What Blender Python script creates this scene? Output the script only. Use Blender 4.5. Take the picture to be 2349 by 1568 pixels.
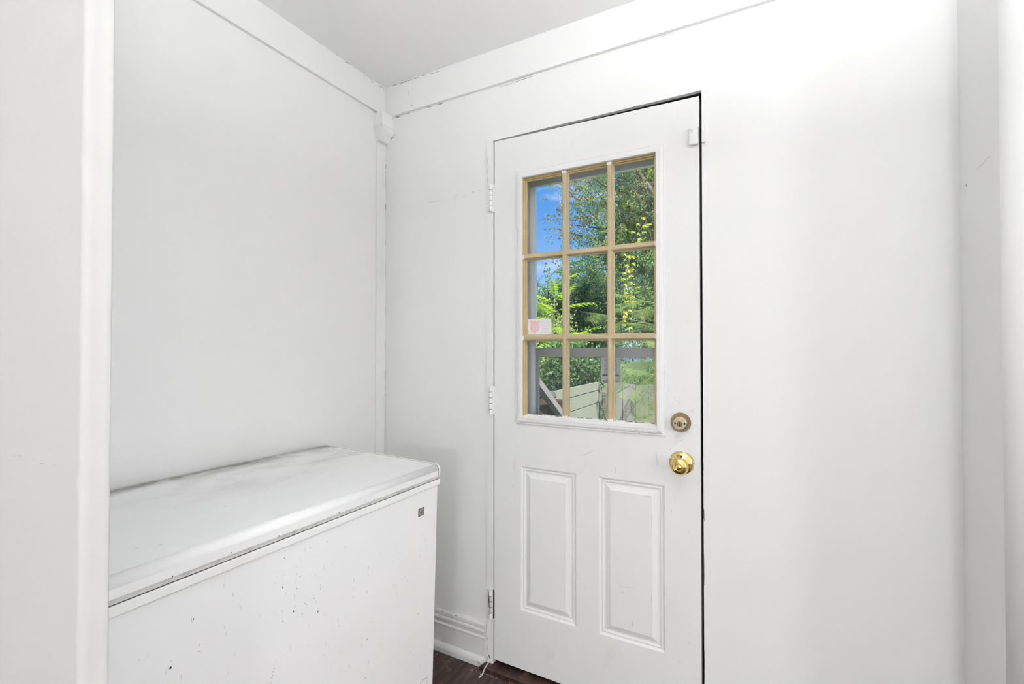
import bpy, bmesh, math, random
from mathutils import Vector, Matrix, Euler
random.seed(7)
for o in list(bpy.data.objects): bpy.data.objects.remove(o, do_unlink=True)
scn = bpy.context.scene
COL = scn.collection
PI = math.pi

# ------------------------------------------------------------------ camera
cam_d = bpy.data.cameras.new('camera'); cam = bpy.data.objects.new('camera', cam_d); COL.objects.link(cam)
cam_d.sensor_width = 36.0; cam_d.sensor_fit = 'HORIZONTAL'; cam_d.lens = 36.0*1064.0/2349.0
cam_d.clip_start = 0.02; cam_d.clip_end = 200
cam.location = (1.4965, -1.574, 1.243)
cam.rotation_euler = (math.radians(90.69), 0, math.radians(28.1))
scn.camera = cam
vs = scn.view_settings
vs.view_transform = 'Standard'; vs.look = 'None'; vs.exposure = 0.10; vs.gamma = 1.0; vs.use_curve_mapping = False
LAMP = 130.0     # brightness of the added, unseen pendant uplight bowl
FLAMP = 46.0     # brightness of the added, unseen rear floor lamp
GLAMP = 40.0     # brightness of the added, unseen floor lamp at the right

# ------------------------------------------------------------------ sky
w = bpy.data.worlds.new('sky'); scn.world = w; w.use_nodes = True
nt = w.node_tree; nt.nodes.clear()
def N(t, k): return t.nodes.new(k)
wo = N(nt,'ShaderNodeOutputWorld'); bg = N(nt,'ShaderNodeBackground'); tc = N(nt,'ShaderNodeTexCoord')
sx = N(nt,'ShaderNodeSeparateXYZ'); rp = N(nt,'ShaderNodeValToRGB')
nt.links.new(tc.outputs['Generated'], sx.inputs[0]); nt.links.new(sx.outputs['Z'], rp.inputs[0])
e = rp.color_ramp.elements
e[0].position = 0.0; e[0].color = (.50,.70,.95,1); e[1].position = 1.0; e[1].color = (.06,.22,.62,1)
k = e.new(.16); k.color = (.26,.52,.93,1); k = e.new(.29); k.color = (.105,.35,.84,1)
mp = N(nt,'ShaderNodeMapping'); mp.inputs['Scale'].default_value = (3,3,9)
ns = N(nt,'ShaderNodeTexNoise'); ns.inputs['Scale'].default_value = 1.6; ns.inputs['Detail'].default_value = 6
nt.links.new(tc.outputs['Generated'], mp.inputs[0]); nt.links.new(mp.outputs[0], ns.inputs['Vector'])
cr = N(nt,'ShaderNodeValToRGB'); cr.color_ramp.elements[0].position = .56; cr.color_ramp.elements[1].position = .72
nt.links.new(ns.outputs[0], cr.inputs[0])
mx = N(nt,'ShaderNodeMix'); mx.data_type = 'RGBA'
nt.links.new(cr.outputs[0], mx.inputs[0]); nt.links.new(rp.outputs[0], mx.inputs[6]); mx.inputs[7].default_value = (.92,.93,.97,1)
nt.links.new(mx.outputs[2], bg.inputs[0]); bg.inputs[1].default_value = 1.0
nt.links.new(bg.outputs[0], wo.inputs[0])

# ------------------------------------------------------------------ sun
sd = bpy.data.lights.new('sun','SUN'); so = bpy.data.objects.new('sun', sd); COL.objects.link(so)
sd.energy = 10.0; sd.angle = math.radians(.6); sd.color = (1,.95,.86)
so.rotation_euler = Vector((.52,-.28,.80)).to_track_quat('Z','Y').to_euler()
so.location = (4,3,8)

# ------------------------------------------------------------------ helpers
def obj(name, bm, mat, parent=None, smooth=False, bevel=0, seg=2):
    if bevel:
        bmesh.ops.bevel(bm, geom=[e for e in bm.edges if e.calc_face_angle(0) > .5] if True else bm.edges, offset=bevel, segments=seg, affect='EDGES', profile=.5, clamp_overlap=True)
    bmesh.ops.recalc_face_normals(bm, faces=bm.faces)
    me = bpy.data.meshes.new(name); bm.to_mesh(me); bm.free()
    if smooth:
        for p in me.polygons: p.use_smooth = True
    if mat: me.materials.append(mat)
    o = bpy.data.objects.new(name, me); COL.objects.link(o)
    if parent: o.parent = parent
    return o
def mesh_data(name, vs_, fs, mat):
    me = bpy.data.meshes.new(name); me.from_pydata(vs_, [], fs); me.update(); me.materials.append(mat); return me
def put(name, me, parent=None, mtx=None):
    o = bpy.data.objects.new(name, me); COL.objects.link(o)
    if parent: o.parent = parent
    if mtx is not None: o.matrix_local = mtx
    return o
def empty(name, loc=(0,0,0), rot=(0,0,0), parent=None):
    o = bpy.data.objects.new(name, None); COL.objects.link(o); o.location = loc; o.rotation_euler = rot; o.empty_display_size = .05
    if parent: o.parent = parent
    return o
def tag(o, label=None, cat=None, group=None, kind=None):
    if label: o['label'] = label
    if cat: o['category'] = cat
    if group: o['group'] = group
    if kind: o['kind'] = kind
    return o
def B(): return bmesh.new()
def box(bm, x0,x1,y0,y1,z0,z1):
    v = [bm.verts.new(p) for p in ((x0,y0,z0),(x1,y0,z0),(x1,y1,z0),(x0,y1,z0),(x0,y0,z1),(x1,y0,z1),(x1,y1,z1),(x0,y1,z1))]
    for f in ((3,2,1,0),(4,5,6,7),(0,1,5,4),(1,2,6,5),(2,3,7,6),(3,0,4,7)): bm.faces.new([v[i] for i in f])
    return bm
def bx(name, mat, x0,x1,y0,y1,z0,z1, parent=None, bevel=0):
    return obj(name, box(B(),x0,x1,y0,y1,z0,z1), mat, parent, bevel=bevel)
def loft(bm, rings, close=True, cap=True):
    R = [[bm.verts.new(p) for p in r] for r in rings]
    n = len(R[0])
    for a, b in zip(R[:-1], R[1:]):
        for i in range(n if close else n-1):
            j = (i+1) % n
            bm.faces.new((a[i], a[j], b[j], b[i]))
    if cap and close:
        bm.faces.new(R[0][::-1]); bm.faces.new(R[-1])
    return R
def lathe(bm, prof, cx, cz, y=0, seg=40):
    # profile of (radius, y) turned about an axis along y
    rings = [[(cx+r*math.cos(2*PI*i/seg), y+yy, cz+r*math.sin(2*PI*i/seg)) for i in range(seg)] for r, yy in prof]
    loft(bm, rings)
    return bm
def tube(bm, pts, radii, seg=8):
    pts = [Vector(p) for p in pts]; rings = []
    for i, p in enumerate(pts):
        d = (pts[min(i+1,len(pts)-1)]-pts[max(i-1,0)]).normalized()
        a = d.orthogonal().normalized(); b = d.cross(a)
        r = radii[i] if isinstance(radii,(list,tuple)) else radii
        rings.append([p+a*r*math.cos(2*PI*k/seg)+b*r*math.sin(2*PI*k/seg) for k in range(seg)])
    # keep rings aligned
    for i in range(1,len(rings)):
        best = min(range(seg), key=lambda s: (rings[i][s]-rings[i-1][0]).length)
        rings[i] = rings[i][best:]+rings[i][:best]
    loft(bm, rings)
    return bm
def plate(xs, zs, skip, y0, y1, top=None):
    # flat board in x/z with holes, thickness y0..y1; one shell
    bm = B(); V = {}
    def v(i,j,y):
        if (i,j,y) not in V:
            z = zs[j]
            if top and j == len(zs)-1: z = top(xs[i])
            V[i,j,y] = bm.verts.new((xs[i], y, z))
        return V[i,j,y]
    full = {(i,j) for i in range(len(xs)-1) for j in range(len(zs)-1)} - set(skip)
    for (i,j) in full:
        bm.faces.new((v(i,j,y0),v(i+1,j,y0),v(i+1,j+1,y0),v(i,j+1,y0)))
        bm.faces.new((v(i,j,y1),v(i,j+1,y1),v(i+1,j+1,y1),v(i+1,j,y1)))
        for (di,dj,a,b) in ((-1,0,(i,j),(i,j+1)),(1,0,(i+1,j),(i+1,j+1)),(0,-1,(i,j),(i+1,j)),(0,1,(i,j+1),(i+1,j+1))):
            if (i+di,j+dj) not in full:
                bm.faces.new((v(*a,y0),v(*b,y0),v(*b,y1),v(*a,y1)))
    return bm
def rect_rings(bm, x0,x1,z0,z1, prof, sides='lrtb', cap=False):
    # mitred rectangular moulding: prof = [(inset, y)]
    rows = []
    for d, y in prof:
        rows.append([bm.verts.new(p) for p in ((x0+d,y,z0+d),(x1-d,y,z0+d),(x1-d,y,z1-d),(x0+d,y,z1-d))])
    for a, b in zip(rows[:-1], rows[1:]):
        for i, s in enumerate('brtl'):
            if s in sides: bm.faces.new((a[i],a[(i+1)%4],b[(i+1)%4],b[i]))
    if cap: bm.faces.new(rows[-1])
    return bm
def sliver(bm, a, b, w, n, lift=.0005, jag=.35):
    # thin irregular chip lying on a surface, from a to b, width w, surface normal n
    a = Vector(a); b = Vector(b); n = Vector(n); d = b-a
    if d.length < 1e-5: return
    s = d.normalized().cross(n)*w*.5
    k = 5; L = []; R = []
    for i in range(k+1):
        t = i/k; f = math.sin(PI*(.12+.76*t)); p = a+d*t+n*lift
        L.append(bm.verts.new(p+s*f*(1+random.uniform(-jag,jag)))); R.append(bm.verts.new(p-s*f*(1+random.uniform(-jag,jag))))
    for i in range(k): bm.faces.new((L[i],R[i],R[i+1],L[i+1]))

# ------------------------------------------------------------------ materials
def mat(name, color, rough=.5, metal=0, spec=.5, bump=0, bscale=60, stain=None, stain_col=(.3,.29,.26), sscale=(6,6,6), lo=.55, hi=.8, coat=0, emit=0, var=0, vscale=2):
    m = bpy.data.materials.new(name); m.use_nodes = True; t = m.node_tree; b = t.nodes['Principled BSDF']
    b.inputs['Base Color'].default_value = (*color,1); b.inputs['Roughness'].default_value = rough; b.inputs['Metallic'].default_value = metal
    b.inputs['Specular IOR Level'].default_value = spec; b.inputs['Coat Weight'].default_value = coat
    if emit: b.inputs['Emission Color'].default_value = (*color,1); b.inputs['Emission Strength'].default_value = emit
    if stain or bump or var:
        c = N(t,'ShaderNodeTexCoord')
    src = None
    if var:
        n = N(t,'ShaderNodeTexNoise'); n.inputs['Scale'].default_value = vscale; n.inputs['Detail'].default_value = 4
        t.links.new(c.outputs['Object'], n.inputs['Vector'])
        x = N(t,'ShaderNodeMix'); x.data_type = 'RGBA'
        x.inputs[6].default_value = (*[v*(1-var) for v in color],1); x.inputs[7].default_value = (*[min(1,v*(1+var)) for v in color],1)
        t.links.new(n.outputs[0], x.inputs[0]); src = x.outputs[2]
    if stain:
        mp = N(t,'ShaderNodeMapping'); mp.inputs['Scale'].default_value = sscale
        n = N(t,'ShaderNodeTexNoise'); n.inputs['Scale'].default_value = 1; n.inputs['Detail'].default_value = 8; n.inputs['Roughness'].default_value = .7
        t.links.new(c.outputs['Object'], mp.inputs[0]); t.links.new(mp.outputs[0], n.inputs['Vector'])
        r = N(t,'ShaderNodeMapRange'); r.inputs[1].default_value = lo; r.inputs[2].default_value = hi; r.inputs[4].default_value = stain
        t.links.new(n.outputs[0], r.inputs[0])
        x = N(t,'ShaderNodeMix'); x.data_type = 'RGBA'; x.inputs[6].default_value = (*color,1); x.inputs[7].default_value = (*stain_col,1)
        if src: t.links.new(src, x.inputs[6])
        t.links.new(r.outputs[0], x.inputs[0]); src = x.outputs[2]
    if src: t.links.new(src, b.inputs['Base Color'])
    if bump:
        n = N(t,'ShaderNodeTexNoise'); n.inputs['Scale'].default_value = bscale; n.inputs['Detail'].default_value = 5
        t.links.new(c.outputs['Object'], n.inputs['Vector'])
        bp = N(t,'ShaderNodeBump'); bp.inputs['Strength'].default_value = bump; bp.inputs['Distance'].default_value = .004
        t.links.new(n.outputs[0], bp.inputs['Height']); t.links.new(bp.outputs[0], b.inputs['Normal'])
    return m
def leaf_mat(name, c1, c2, scale=6, trans=.4):
    m = bpy.data.materials.new(name); m.use_nodes = True; t = m.node_tree; b = t.nodes['Principled BSDF']; o = t.nodes['Material Output']
    c = N(t,'ShaderNodeTexCoord'); n = N(t,'ShaderNodeTexNoise'); n.inputs['Scale'].default_value = scale; n.inputs['Detail'].default_value = 3
    t.links.new(c.outputs['Object'], n.inputs['Vector'])
    r = N(t,'ShaderNodeValToRGB'); r.color_ramp.elements[0].position = .35; r.color_ramp.elements[1].position = .65
    r.color_ramp.elements[0].color = (*c1,1); r.color_ramp.elements[1].color = (*c2,1)
    t.links.new(n.outputs[0], r.inputs[0]); t.links.new(r.outputs[0], b.inputs['Base Color']); b.inputs['Roughness'].default_value = .45
    tr = N(t,'ShaderNodeBsdfTranslucent'); mx = N(t,'ShaderNodeMixShader'); mx.inputs[0].default_value = trans
    t.links.new(r.outputs[0], tr.inputs[0]); t.links.new(b.outputs[0], mx.inputs[1]); t.links.new(tr.outputs[0], mx.inputs[2]); t.links.new(mx.outputs[0], o.inputs[0])
    return m
def glass_mat(name, tint=(1,1,1), gloss=1.0):
    m = bpy.data.materials.new(name); m.use_nodes = True; t = m.node_tree; t.nodes.clear()
    o = N(t,'ShaderNodeOutputMaterial'); a = N(t,'ShaderNodeBsdfTransparent'); g = N(t,'ShaderNodeBsdfGlossy'); f = N(t,'ShaderNodeFresnel'); x = N(t,'ShaderNodeMixShader')
    a.inputs[0].default_value = (*tint,1); g.inputs['Roughness'].default_value = .02; f.inputs[0].default_value = 1.3
    t.links.new(f.outputs[0], x.inputs[0]); t.links.new(a.outputs[0], x.inputs[1]); t.links.new(g.outputs[0], x.inputs[2]); t.links.new(x.outputs[0], o.inputs[0])
    return m
def screen_mat(name):
    # fibreglass insect screen: woven wires with open holes between
    m = bpy.data.materials.new(name); m.use_nodes = True; t = m.node_tree; b = t.nodes['Principled BSDF']; o = t.nodes['Material Output']
    b.inputs['Base Color'].default_value = (.20,.21,.21,1); b.inputs['Roughness'].default_value = .6
    c = N(t,'ShaderNodeTexCoord'); s = N(t,'ShaderNodeSeparateXYZ'); t.links.new(c.outputs['Object'], s.inputs[0])
    fs = []
    for ax in ('X','Z'):
        d = N(t,'ShaderNodeMath'); d.operation = 'MULTIPLY'; d.inputs[1].default_value = 1/.0014; t.links.new(s.outputs[ax], d.inputs[0])
        f = N(t,'ShaderNodeMath'); f.operation = 'FRACT'; t.links.new(d.outputs[0], f.inputs[0])
        l = N(t,'ShaderNodeMath'); l.operation = 'LESS_THAN'; l.inputs[1].default_value = .15; t.links.new(f.outputs[0], l.inputs[0]); fs.append(l)
    mxm = N(t,'ShaderNodeMath'); mxm.operation = 'MAXIMUM'; t.links.new(fs[0].outputs[0], mxm.inputs[0]); t.links.new(fs[1].outputs[0], mxm.inputs[1])
    a = N(t,'ShaderNodeBsdfTransparent'); x = N(t,'ShaderNodeMixShader')
    t.links.new(mxm.outputs[0], x.inputs[0]); t.links.new(a.outputs[0], x.inputs[1]); t.links.new(b.outputs[0], x.inputs[2]); t.links.new(x.outputs[0], o.inputs[0])
    return m

WHITE = (.86,.86,.855)
M = {}
M['wall'] = mat('wall_paint', WHITE, .55, spec=.3, bump=.05, bscale=160)
M['ceil'] = mat('ceiling_paint', (.92,.92,.915), .8, spec=.2, bump=.12, bscale=220)
M['trim'] = mat('trim_paint', (.86,.86,.855), .45, spec=.35, bump=.06, bscale=40)
M['door'] = mat('door_paint', (.85,.85,.845), .55, spec=.25, bump=.03, bscale=50, stain=.22, stain_col=(.40,.40,.39), sscale=(7,7,3.5), lo=.58, hi=.85)
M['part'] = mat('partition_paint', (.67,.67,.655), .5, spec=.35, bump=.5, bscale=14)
M['base'] = mat('baseboard_paint', (.76,.76,.74), .45, bump=.08, bscale=60, stain=.4, stain_col=(.42,.36,.30), sscale=(9,9,12), lo=.55, hi=.85)
M['tan'] = mat('muntin_varnished_wood', (.50,.41,.25), .45, var=.25, vscale=12)
M['tan2'] = mat('stop_varnished_wood', (.55,.42,.20), .5, var=.2, vscale=14)
M['black'] = mat('black_weatherstrip_gap_shade', (.012,.012,.012), .8)  # weatherstrip, also the shade painted into the door gap
M['brass'] = mat('polished_brass', (.83,.62,.24), .09, metal=1)
M['brass2'] = mat('antique_brass', (.30,.225,.13), .30, metal=1)
M['brass3'] = mat('pale_brass', (.78,.67,.50), .22, metal=1)
M['dark'] = mat('dark_hole', (.02,.018,.015), .7)
M['chip'] = mat('chip_rust_gap_shade', (.05,.043,.035), .8)  # rusty chips, also the shade painted into hinge and rim gaps
M['scuff'] = mat('grey_scuff', (.50,.50,.48), .7)
M['scuff2'] = mat('faint_scuff', (.66,.66,.645), .6)
M['frz'] = mat('freezer_enamel', (.94,.94,.94), .38, spec=.5, bump=.03, bscale=300)
M['frz2'] = mat('freezer_plastic', (.93,.93,.925), .35)
M['gask'] = mat('freezer_gasket', (.68,.68,.66), .6, stain=.6, stain_col=(.2,.19,.17), sscale=(3,40,3), lo=.5, hi=.75)
M['badge'] = mat('badge_grey', (.16,.16,.15), .35, metal=.4)
M['badge2'] = mat('badge_silver', (.62,.62,.58), .3, metal=.5)
M['lamp'] = mat('added_uplight_glass', (.985,.99,1), .4, emit=LAMP)
M['lamp2'] = mat('added_rear_lamp_glass', (.985,.99,1), .4, emit=FLAMP)
M['lamp3'] = mat('added_side_lamp_glass', (.985,.99,1), .4, emit=GLAMP)
M['glass'] = glass_mat('clear_glass')
M['screen'] = screen_mat('insect_screen')
M['vinyl'] = mat('storm_white_enamel', (.95,.95,.95), .35)
M['grey'] = mat('storm_grey_aluminium', (.46,.46,.455), .4, metal=.2)
M['paper'] = mat('paper_white', (.80,.80,.82), .6)
M['paper2'] = mat('label_grey', (.62,.62,.64), .6)
M['pink'] = mat('shield_pink', (.85,.52,.55), .6)
M['peach'] = mat('shield_outline', (.75,.55,.38), .6)
M['ink'] = mat('print_ink', (.10,.10,.11), .6)
M['ink2'] = mat('print_ink_pale', (.55,.56,.60), .6)
M['fence'] = mat('fence_boards', (.30,.32,.26), .7, var=.12, vscale=5, bump=.2, bscale=30)
M['fence2'] = mat('fence_weathered', (.42,.40,.39), .8, var=.15, vscale=8, bump=.2, bscale=30)
M['rail'] = mat('grey_weathered_wood', (.30,.29,.27), .8, var=.2, vscale=14)
M['brown'] = mat('stained_brown_wood', (.075,.036,.022), .7, var=.5, vscale=9)
M['tub'] = mat('grey_plastic', (.11,.11,.12), .5)
M['cream'] = mat('cream_plastic', (.55,.50,.38), .5)
M['bark'] = mat('tree_bark', (.20,.15,.11), .9, var=.4, vscale=15, bump=.5, bscale=30)
M['ground'] = mat('grass_ground', (.10,.16,.05), .9, var=.4, vscale=3)
M['siding'] = mat('house_siding', (.75,.75,.74), .6)
M['string'] = mat('string_cotton', (.62,.60,.54), .8)
M['crumb'] = mat('plaster_crumbs', (.60,.52,.44), .8)
def wood_floor():
    m = bpy.data.materials.new('dark_floor_wood'); m.use_nodes = True; t = m.node_tree; b = t.nodes['Principled BSDF']
    c = N(t,'ShaderNodeTexCoord'); mp = N(t,'ShaderNodeMapping'); mp.inputs['Scale'].default_value = (45,5,45)
    oi = N(t,'ShaderNodeObjectInfo'); va = N(t,'ShaderNodeVectorMath'); va.operation = 'ADD'
    t.links.new(c.outputs['Object'], mp.inputs[0]); t.links.new(mp.outputs[0], va.inputs[0]); t.links.new(oi.outputs['Random'], va.inputs[1])
    n = N(t,'ShaderNodeTexNoise'); n.inputs['Scale'].default_value = 1; n.inputs['Detail'].default_value = 8; n.inputs['Roughness'].default_value = .65
    t.links.new(va.outputs[0], n.inputs['Vector'])
    r = N(t,'ShaderNodeValToRGB'); el = r.color_ramp.elements
    el[0].position = .3; el[0].color = (.010,.006,.005,1); el[1].position = .72; el[1].color = (.115,.062,.045,1)
    k = el.new(.5); k.color = (.045,.022,.016,1)
    t.links.new(n.outputs[0], r.inputs[0])
    # worn pale scratches
    n2 = N(t,'ShaderNodeTexNoise'); n2.inputs['Scale'].default_value = 26; n2.inputs['Detail'].default_value = 7
    t.links.new(c.outputs['Object'], n2.inputs['Vector'])
    mr = N(t,'ShaderNodeMapRange'); mr.inputs[1].default_value = .60; mr.inputs[2].default_value = .8; mr.inputs[4].default_value = .6
    t.links.new(n2.outputs[0], mr.inputs[0])
    x = N(t,'ShaderNodeMix'); x.data_type = 'RGBA'; x.inputs[7].default_value = (.26,.20,.16,1)
    t.links.new(mr.outputs[0], x.inputs[0]); t.links.new(r.outputs[0], x.inputs[6]); t.links.new(x.outputs[2], b.inputs['Base Color'])
    b.inputs['Roughness'].default_value = .42
    bp = N(t,'ShaderNodeBump'); bp.inputs['Strength'].default_value = .35; bp.inputs['Distance'].default_value = .002
    t.links.new(n.outputs[0], bp.inputs['Height']); t.links.new(bp.outputs[0], b.inputs['Normal'])
    return m
M['floor'] = wood_floor()
def lid_mat():
    # enamel lid with grey grime gathered along the hinge side and rubbed patches
    m = mat('freezer_lid_enamel', (.94,.94,.94), .42, spec=.5); t = m.node_tree; b = t.nodes['Principled BSDF']
    c = N(t,'ShaderNodeTexCoord'); s = N(t,'ShaderNodeSeparateXYZ'); t.links.new(c.outputs['Object'], s.inputs[0])
    mp = N(t,'ShaderNodeMapping'); mp.inputs['Scale'].default_value = (7,3.2,5); mp.inputs['Rotation'].default_value = (0,0,.35)
    n = N(t,'ShaderNodeTexNoise'); n.inputs['Scale'].default_value = 1; n.inputs['Detail'].default_value = 9; n.inputs['Roughness'].default_value = .62; n.inputs['Distortion'].default_value = .6
    t.links.new(c.outputs['Object'], mp.inputs[0]); t.links.new(mp.outputs[0], n.inputs['Vector'])
    def rng(sock, a, b_, lo, hi):
        r = N(t,'ShaderNodeMapRange'); r.interpolation_type = 'SMOOTHSTEP'
        r.inputs[1].default_value = a; r.inputs[2].default_value = b_; r.inputs[3].default_value = lo; r.inputs[4].default_value = hi
        t.links.new(sock, r.inputs[0]); return r.outputs[0]
    def mul(a, b_, op='MULTIPLY'):
        k = N(t,'ShaderNodeMath'); k.operation = op; k.use_clamp = True
        t.links.new(a, k.inputs[0])
        if isinstance(b_, float): k.inputs[1].default_value = b_
        else: t.links.new(b_, k.inputs[1])
        return k.outputs[0]
    edge = rng(s.outputs['X'], .004, .075, 1, 0)           # narrow grime line at the hinge side
    patch = mul(rng(s.outputs['X'], .10, .42, 1, .06), rng(s.outputs['Y'], -.70, -.30, .25, 1))
    body = mul(mul(rng(n.outputs[0], .40, .66, .12, 1), patch), .46)
    line = mul(mul(rng(n.outputs[0], .34, .58, .25, 1), edge), .95)
    mp2 = N(t,'ShaderNodeMapping'); mp2.inputs['Scale'].default_value = (90,22,30); mp2.inputs['Rotation'].default_value = (0,0,.2)
    n2 = N(t,'ShaderNodeTexNoise'); n2.inputs['Scale'].default_value = 1; n2.inputs['Detail'].default_value = 3
    t.links.new(c.outputs['Object'], mp2.inputs[0]); t.links.new(mp2.outputs[0], n2.inputs['Vector'])
    fleck = mul(rng(n2.outputs[0], .80, .84, 0, 1), .3)
    tot = mul(mul(body, line, 'ADD'), fleck, 'ADD')
    x = N(t,'ShaderNodeMix'); x.data_type = 'RGBA'; x.inputs[6].default_value = (.94,.94,.94,1); x.inputs[7].default_value = (.26,.26,.24,1)
    t.links.new(tot, x.inputs[0]); t.links.new(x.outputs[2], b.inputs['Base Color'])
    return m
M['lid'] = lid_mat()
M['leafA'] = leaf_mat('leaf_tree', (.20,.34,.15), (.64,.72,.22), 4, .55)
M['leafB'] = leaf_mat('leaf_dark', (.08,.19,.12), (.30,.46,.16), 1.2, .45)
M['leafC'] = leaf_mat('leaf_bright', (.33,.60,.04), (.58,.75,.06), 3, .5)
M['leafD'] = leaf_mat('leaf_feathery', (.20,.36,.10), (.48,.58,.20), 4, .45)
M['leafE'] = leaf_mat('leaf_yellow', (.45,.55,.06), (.80,.70,.10), 5, .5)
M['leafF'] = leaf_mat('leaf_withered', (.24,.15,.08), (.38,.26,.13), 6, .3)

CHIPS = [(-0.5654,-0.0759,0.0028,0.0012,0),(-0.5656,-0.0911,0.0023,0.0016,0),(-0.566,-0.1036,0.0019,0.0009,0),(-0.567,-0.1284,0.0023,0.0012,0),(-0.568,-0.1355,0.007,0.0009,0),(-0.5682,-0.1525,0.0093,0.0014,0),(-0.5679,-0.1566,0.0028,0.0023,0),(-0.5677,-0.2087,0.007,0.0009,0),(-0.5656,-0.2257,0.0093,0.0009,0),(-0.5654,-0.2331,0.0019,0.0014,0),(-0.533,-0.1409,0.0072,0.0009,0),(-0.5338,-0.1571,0.0143,0.0009,0),(-0.5314,-0.1746,0.0019,0.0017,0),(-0.5241,-0.1511,0.0019,0.0019,0),(-0.5366,-0.1934,0.019,0.0009,0),(-0.5388,-0.2239,0.0038,0.0029,0),(-0.5355,-0.2126,0.0119,0.0009,0),(-0.5146,-0.2405,0.0019,0.0015,0),(-0.5149,-0.2475,0.0048,0.0009,0),(-0.5083,-0.2198,0.0017,0.0017,0),(-0.5037,-0.2256,0.0015,0.0015,0),(-0.5012,-0.2157,0.0034,0.001,0),(-0.4988,-0.0928,0.002,0.0015,0),(-0.4812,-0.1208,0.006,0.0009,60),(-0.4814,-0.1661,0.0055,0.0012,55),(-0.4831,-0.2193,0.0075,0.0015,50),(-0.4857,-0.2127,0.0015,0.0015,0),(-0.4725,-0.1435,0.0013,0.0013,0),(-0.464,-0.1772,0.0025,0.001,0),(-0.4654,-0.1957,0.002,0.0015,0),(-0.4657,-0.2045,0.0023,0.0015,0),(-0.4668,-0.2095,0.0015,0.0009,0),(-0.4708,-0.2576,0.0055,0.002,15),(-0.476,-0.2311,0.01,0.0009,0),(-0.4316,-0.1552,0.0041,0.001,0),(-0.4491,-0.0967,0.0015,0.002,0),(-0.392,-0.1309,0.0037,0.0016,0),(-0.3596,-0.2294,0.0109,0.0016,0),(-0.3602,-0.2519,0.0055,0.0011,0),(-0.3601,-0.2739,0.0016,0.0014,0),(-0.3583,-0.1977,0.0027,0.0009,0),(-0.3088,-0.2177,0.0113,0.002,0),(-0.3081,-0.2347,0.0085,0.0009,0),(-0.308,-0.2501,0.0034,0.0011,0),(-0.3062,-0.4129,0.0034,0.002,0),(-0.2982,-0.4796,0.0114,0.0014,0),(-0.1909,-0.3417,0.0025,0.0015,0),(-0.1953,-0.3178,0.0153,0.0009,0),(-0.1566,-0.3071,0.0019,0.0016,0),(-0.1444,-0.3231,0.0025,0.0016,0),(-0.1224,-0.5531,0.0019,0.0016,0),(-0.0763,-0.2111,0.0026,0.0016,0),(-0.0889,-0.2716,0.013,0.001,0),(-0.5788,-0.3128,0.0046,0.0009,0),(-0.5838,-0.3263,0.0018,0.0014,0),(-0.5853,-0.3333,0.0018,0.0016,0),(-0.5868,-0.3395,0.0014,0.0014,0),(-0.5883,-0.3446,0.0023,0.0018,0),(-0.59,-0.3532,0.0046,0.0011,0),(-0.567,-0.3556,0.0019,0.0012,0),(-0.4082,-0.3095,0.0158,0.0009,0),(-0.406,-0.3249,0.0053,0.0009,0),(-0.3666,-0.4517,0.0109,0.0011,0),(-0.3099,-0.5151,0.0034,0.0014,0),(-0.0724,-0.6239,0.0165,0.001,0),(-0.0887,-0.4512,0.0026,0.002,0),(-0.3809,-0.3153,0.0048,0.0011,40),(-0.5032,-0.2905,0.0012,0.0012,0),(-0.4968,-0.3229,0.0098,0.0009,0),(-0.267,-0.5234,0.0012,0.0012,0),(-0.7418,-0.1879,0.0037,0.0012,0),(-0.7429,-0.1993,0.0024,0.0015,0),(-0.7912,-0.2022,0.0046,0.0029,0),(-0.7546,-0.1328,0.003,0.0018,0),(-0.7902,-0.1908,0.0017,0.0012,0),(-0.8288,-0.1588,0.0014,0.0011,0)]
SCUFF_BACK = [(0.2559,1.8622,0.2866,1.8622,0.001),(0.2854,1.8622,0.3006,1.8616,0.0017),(0.4706,1.8716,0.4877,1.8725,0.0025),(0.4962,1.8733,0.5172,1.8732,0.0011),(0.4196,1.8576,0.4501,1.8581,0.0009),(0.3751,1.8594,0.3941,1.8597,0.0007),(0.4316,1.8692,0.4425,1.8693,0.0009),(0.1856,1.8779,0.2149,1.8762,0.0006),(0.303,1.8619,0.3215,1.8613,0.0006),(0.3829,1.8706,0.403,1.8703,0.0007)]
CRACK_BACK = [(0.0616,2.4084,0.082,2.4077,0.0029),(0.082,2.4077,0.0931,2.4085,0.0017),(0.1023,2.4066,0.1261,2.4058,0.0026),(0.1206,2.4059,0.1442,2.4071,0.0034),(0.1442,2.4065,0.1728,2.4049,0.0025),(0.1834,2.4048,0.2115,2.4048,0.0022),(0.222,2.4069,0.2461,2.4082,0.0019),(0.2684,2.4028,0.2903,2.4007,0.0019),(0.3004,2.4014,0.322,2.4018,0.0022),(0.1667,2.2991,0.1725,2.2916,0.0034),(0.1533,2.3619,0.1552,2.3362,0.0011),(0.0659,2.2618,0.061,2.2572,0.0026)]
CRACK_BACK_LOW = [(0.0662,2.2722,0.0922,2.2718,0.004),(0.0755,2.2657,0.0904,2.2674,0.0023),(0.1289,2.2717,0.147,2.2716,0.0023),(0.2423,2.2723,0.2731,2.2707,0.0022),(0.3001,2.2717,0.3268,2.27,0.0027),(0.0326,2.1778,0.0534,2.1858,0.0064),(0.0534,2.1873,0.0684,2.1941,0.0017),(0.6603,2.2673,0.7516,2.2687,0.0021),(0.5983,2.2657,0.6603,2.2651,0.0011),(1.21,2.2701,1.2511,2.2693,0.001)]
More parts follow.
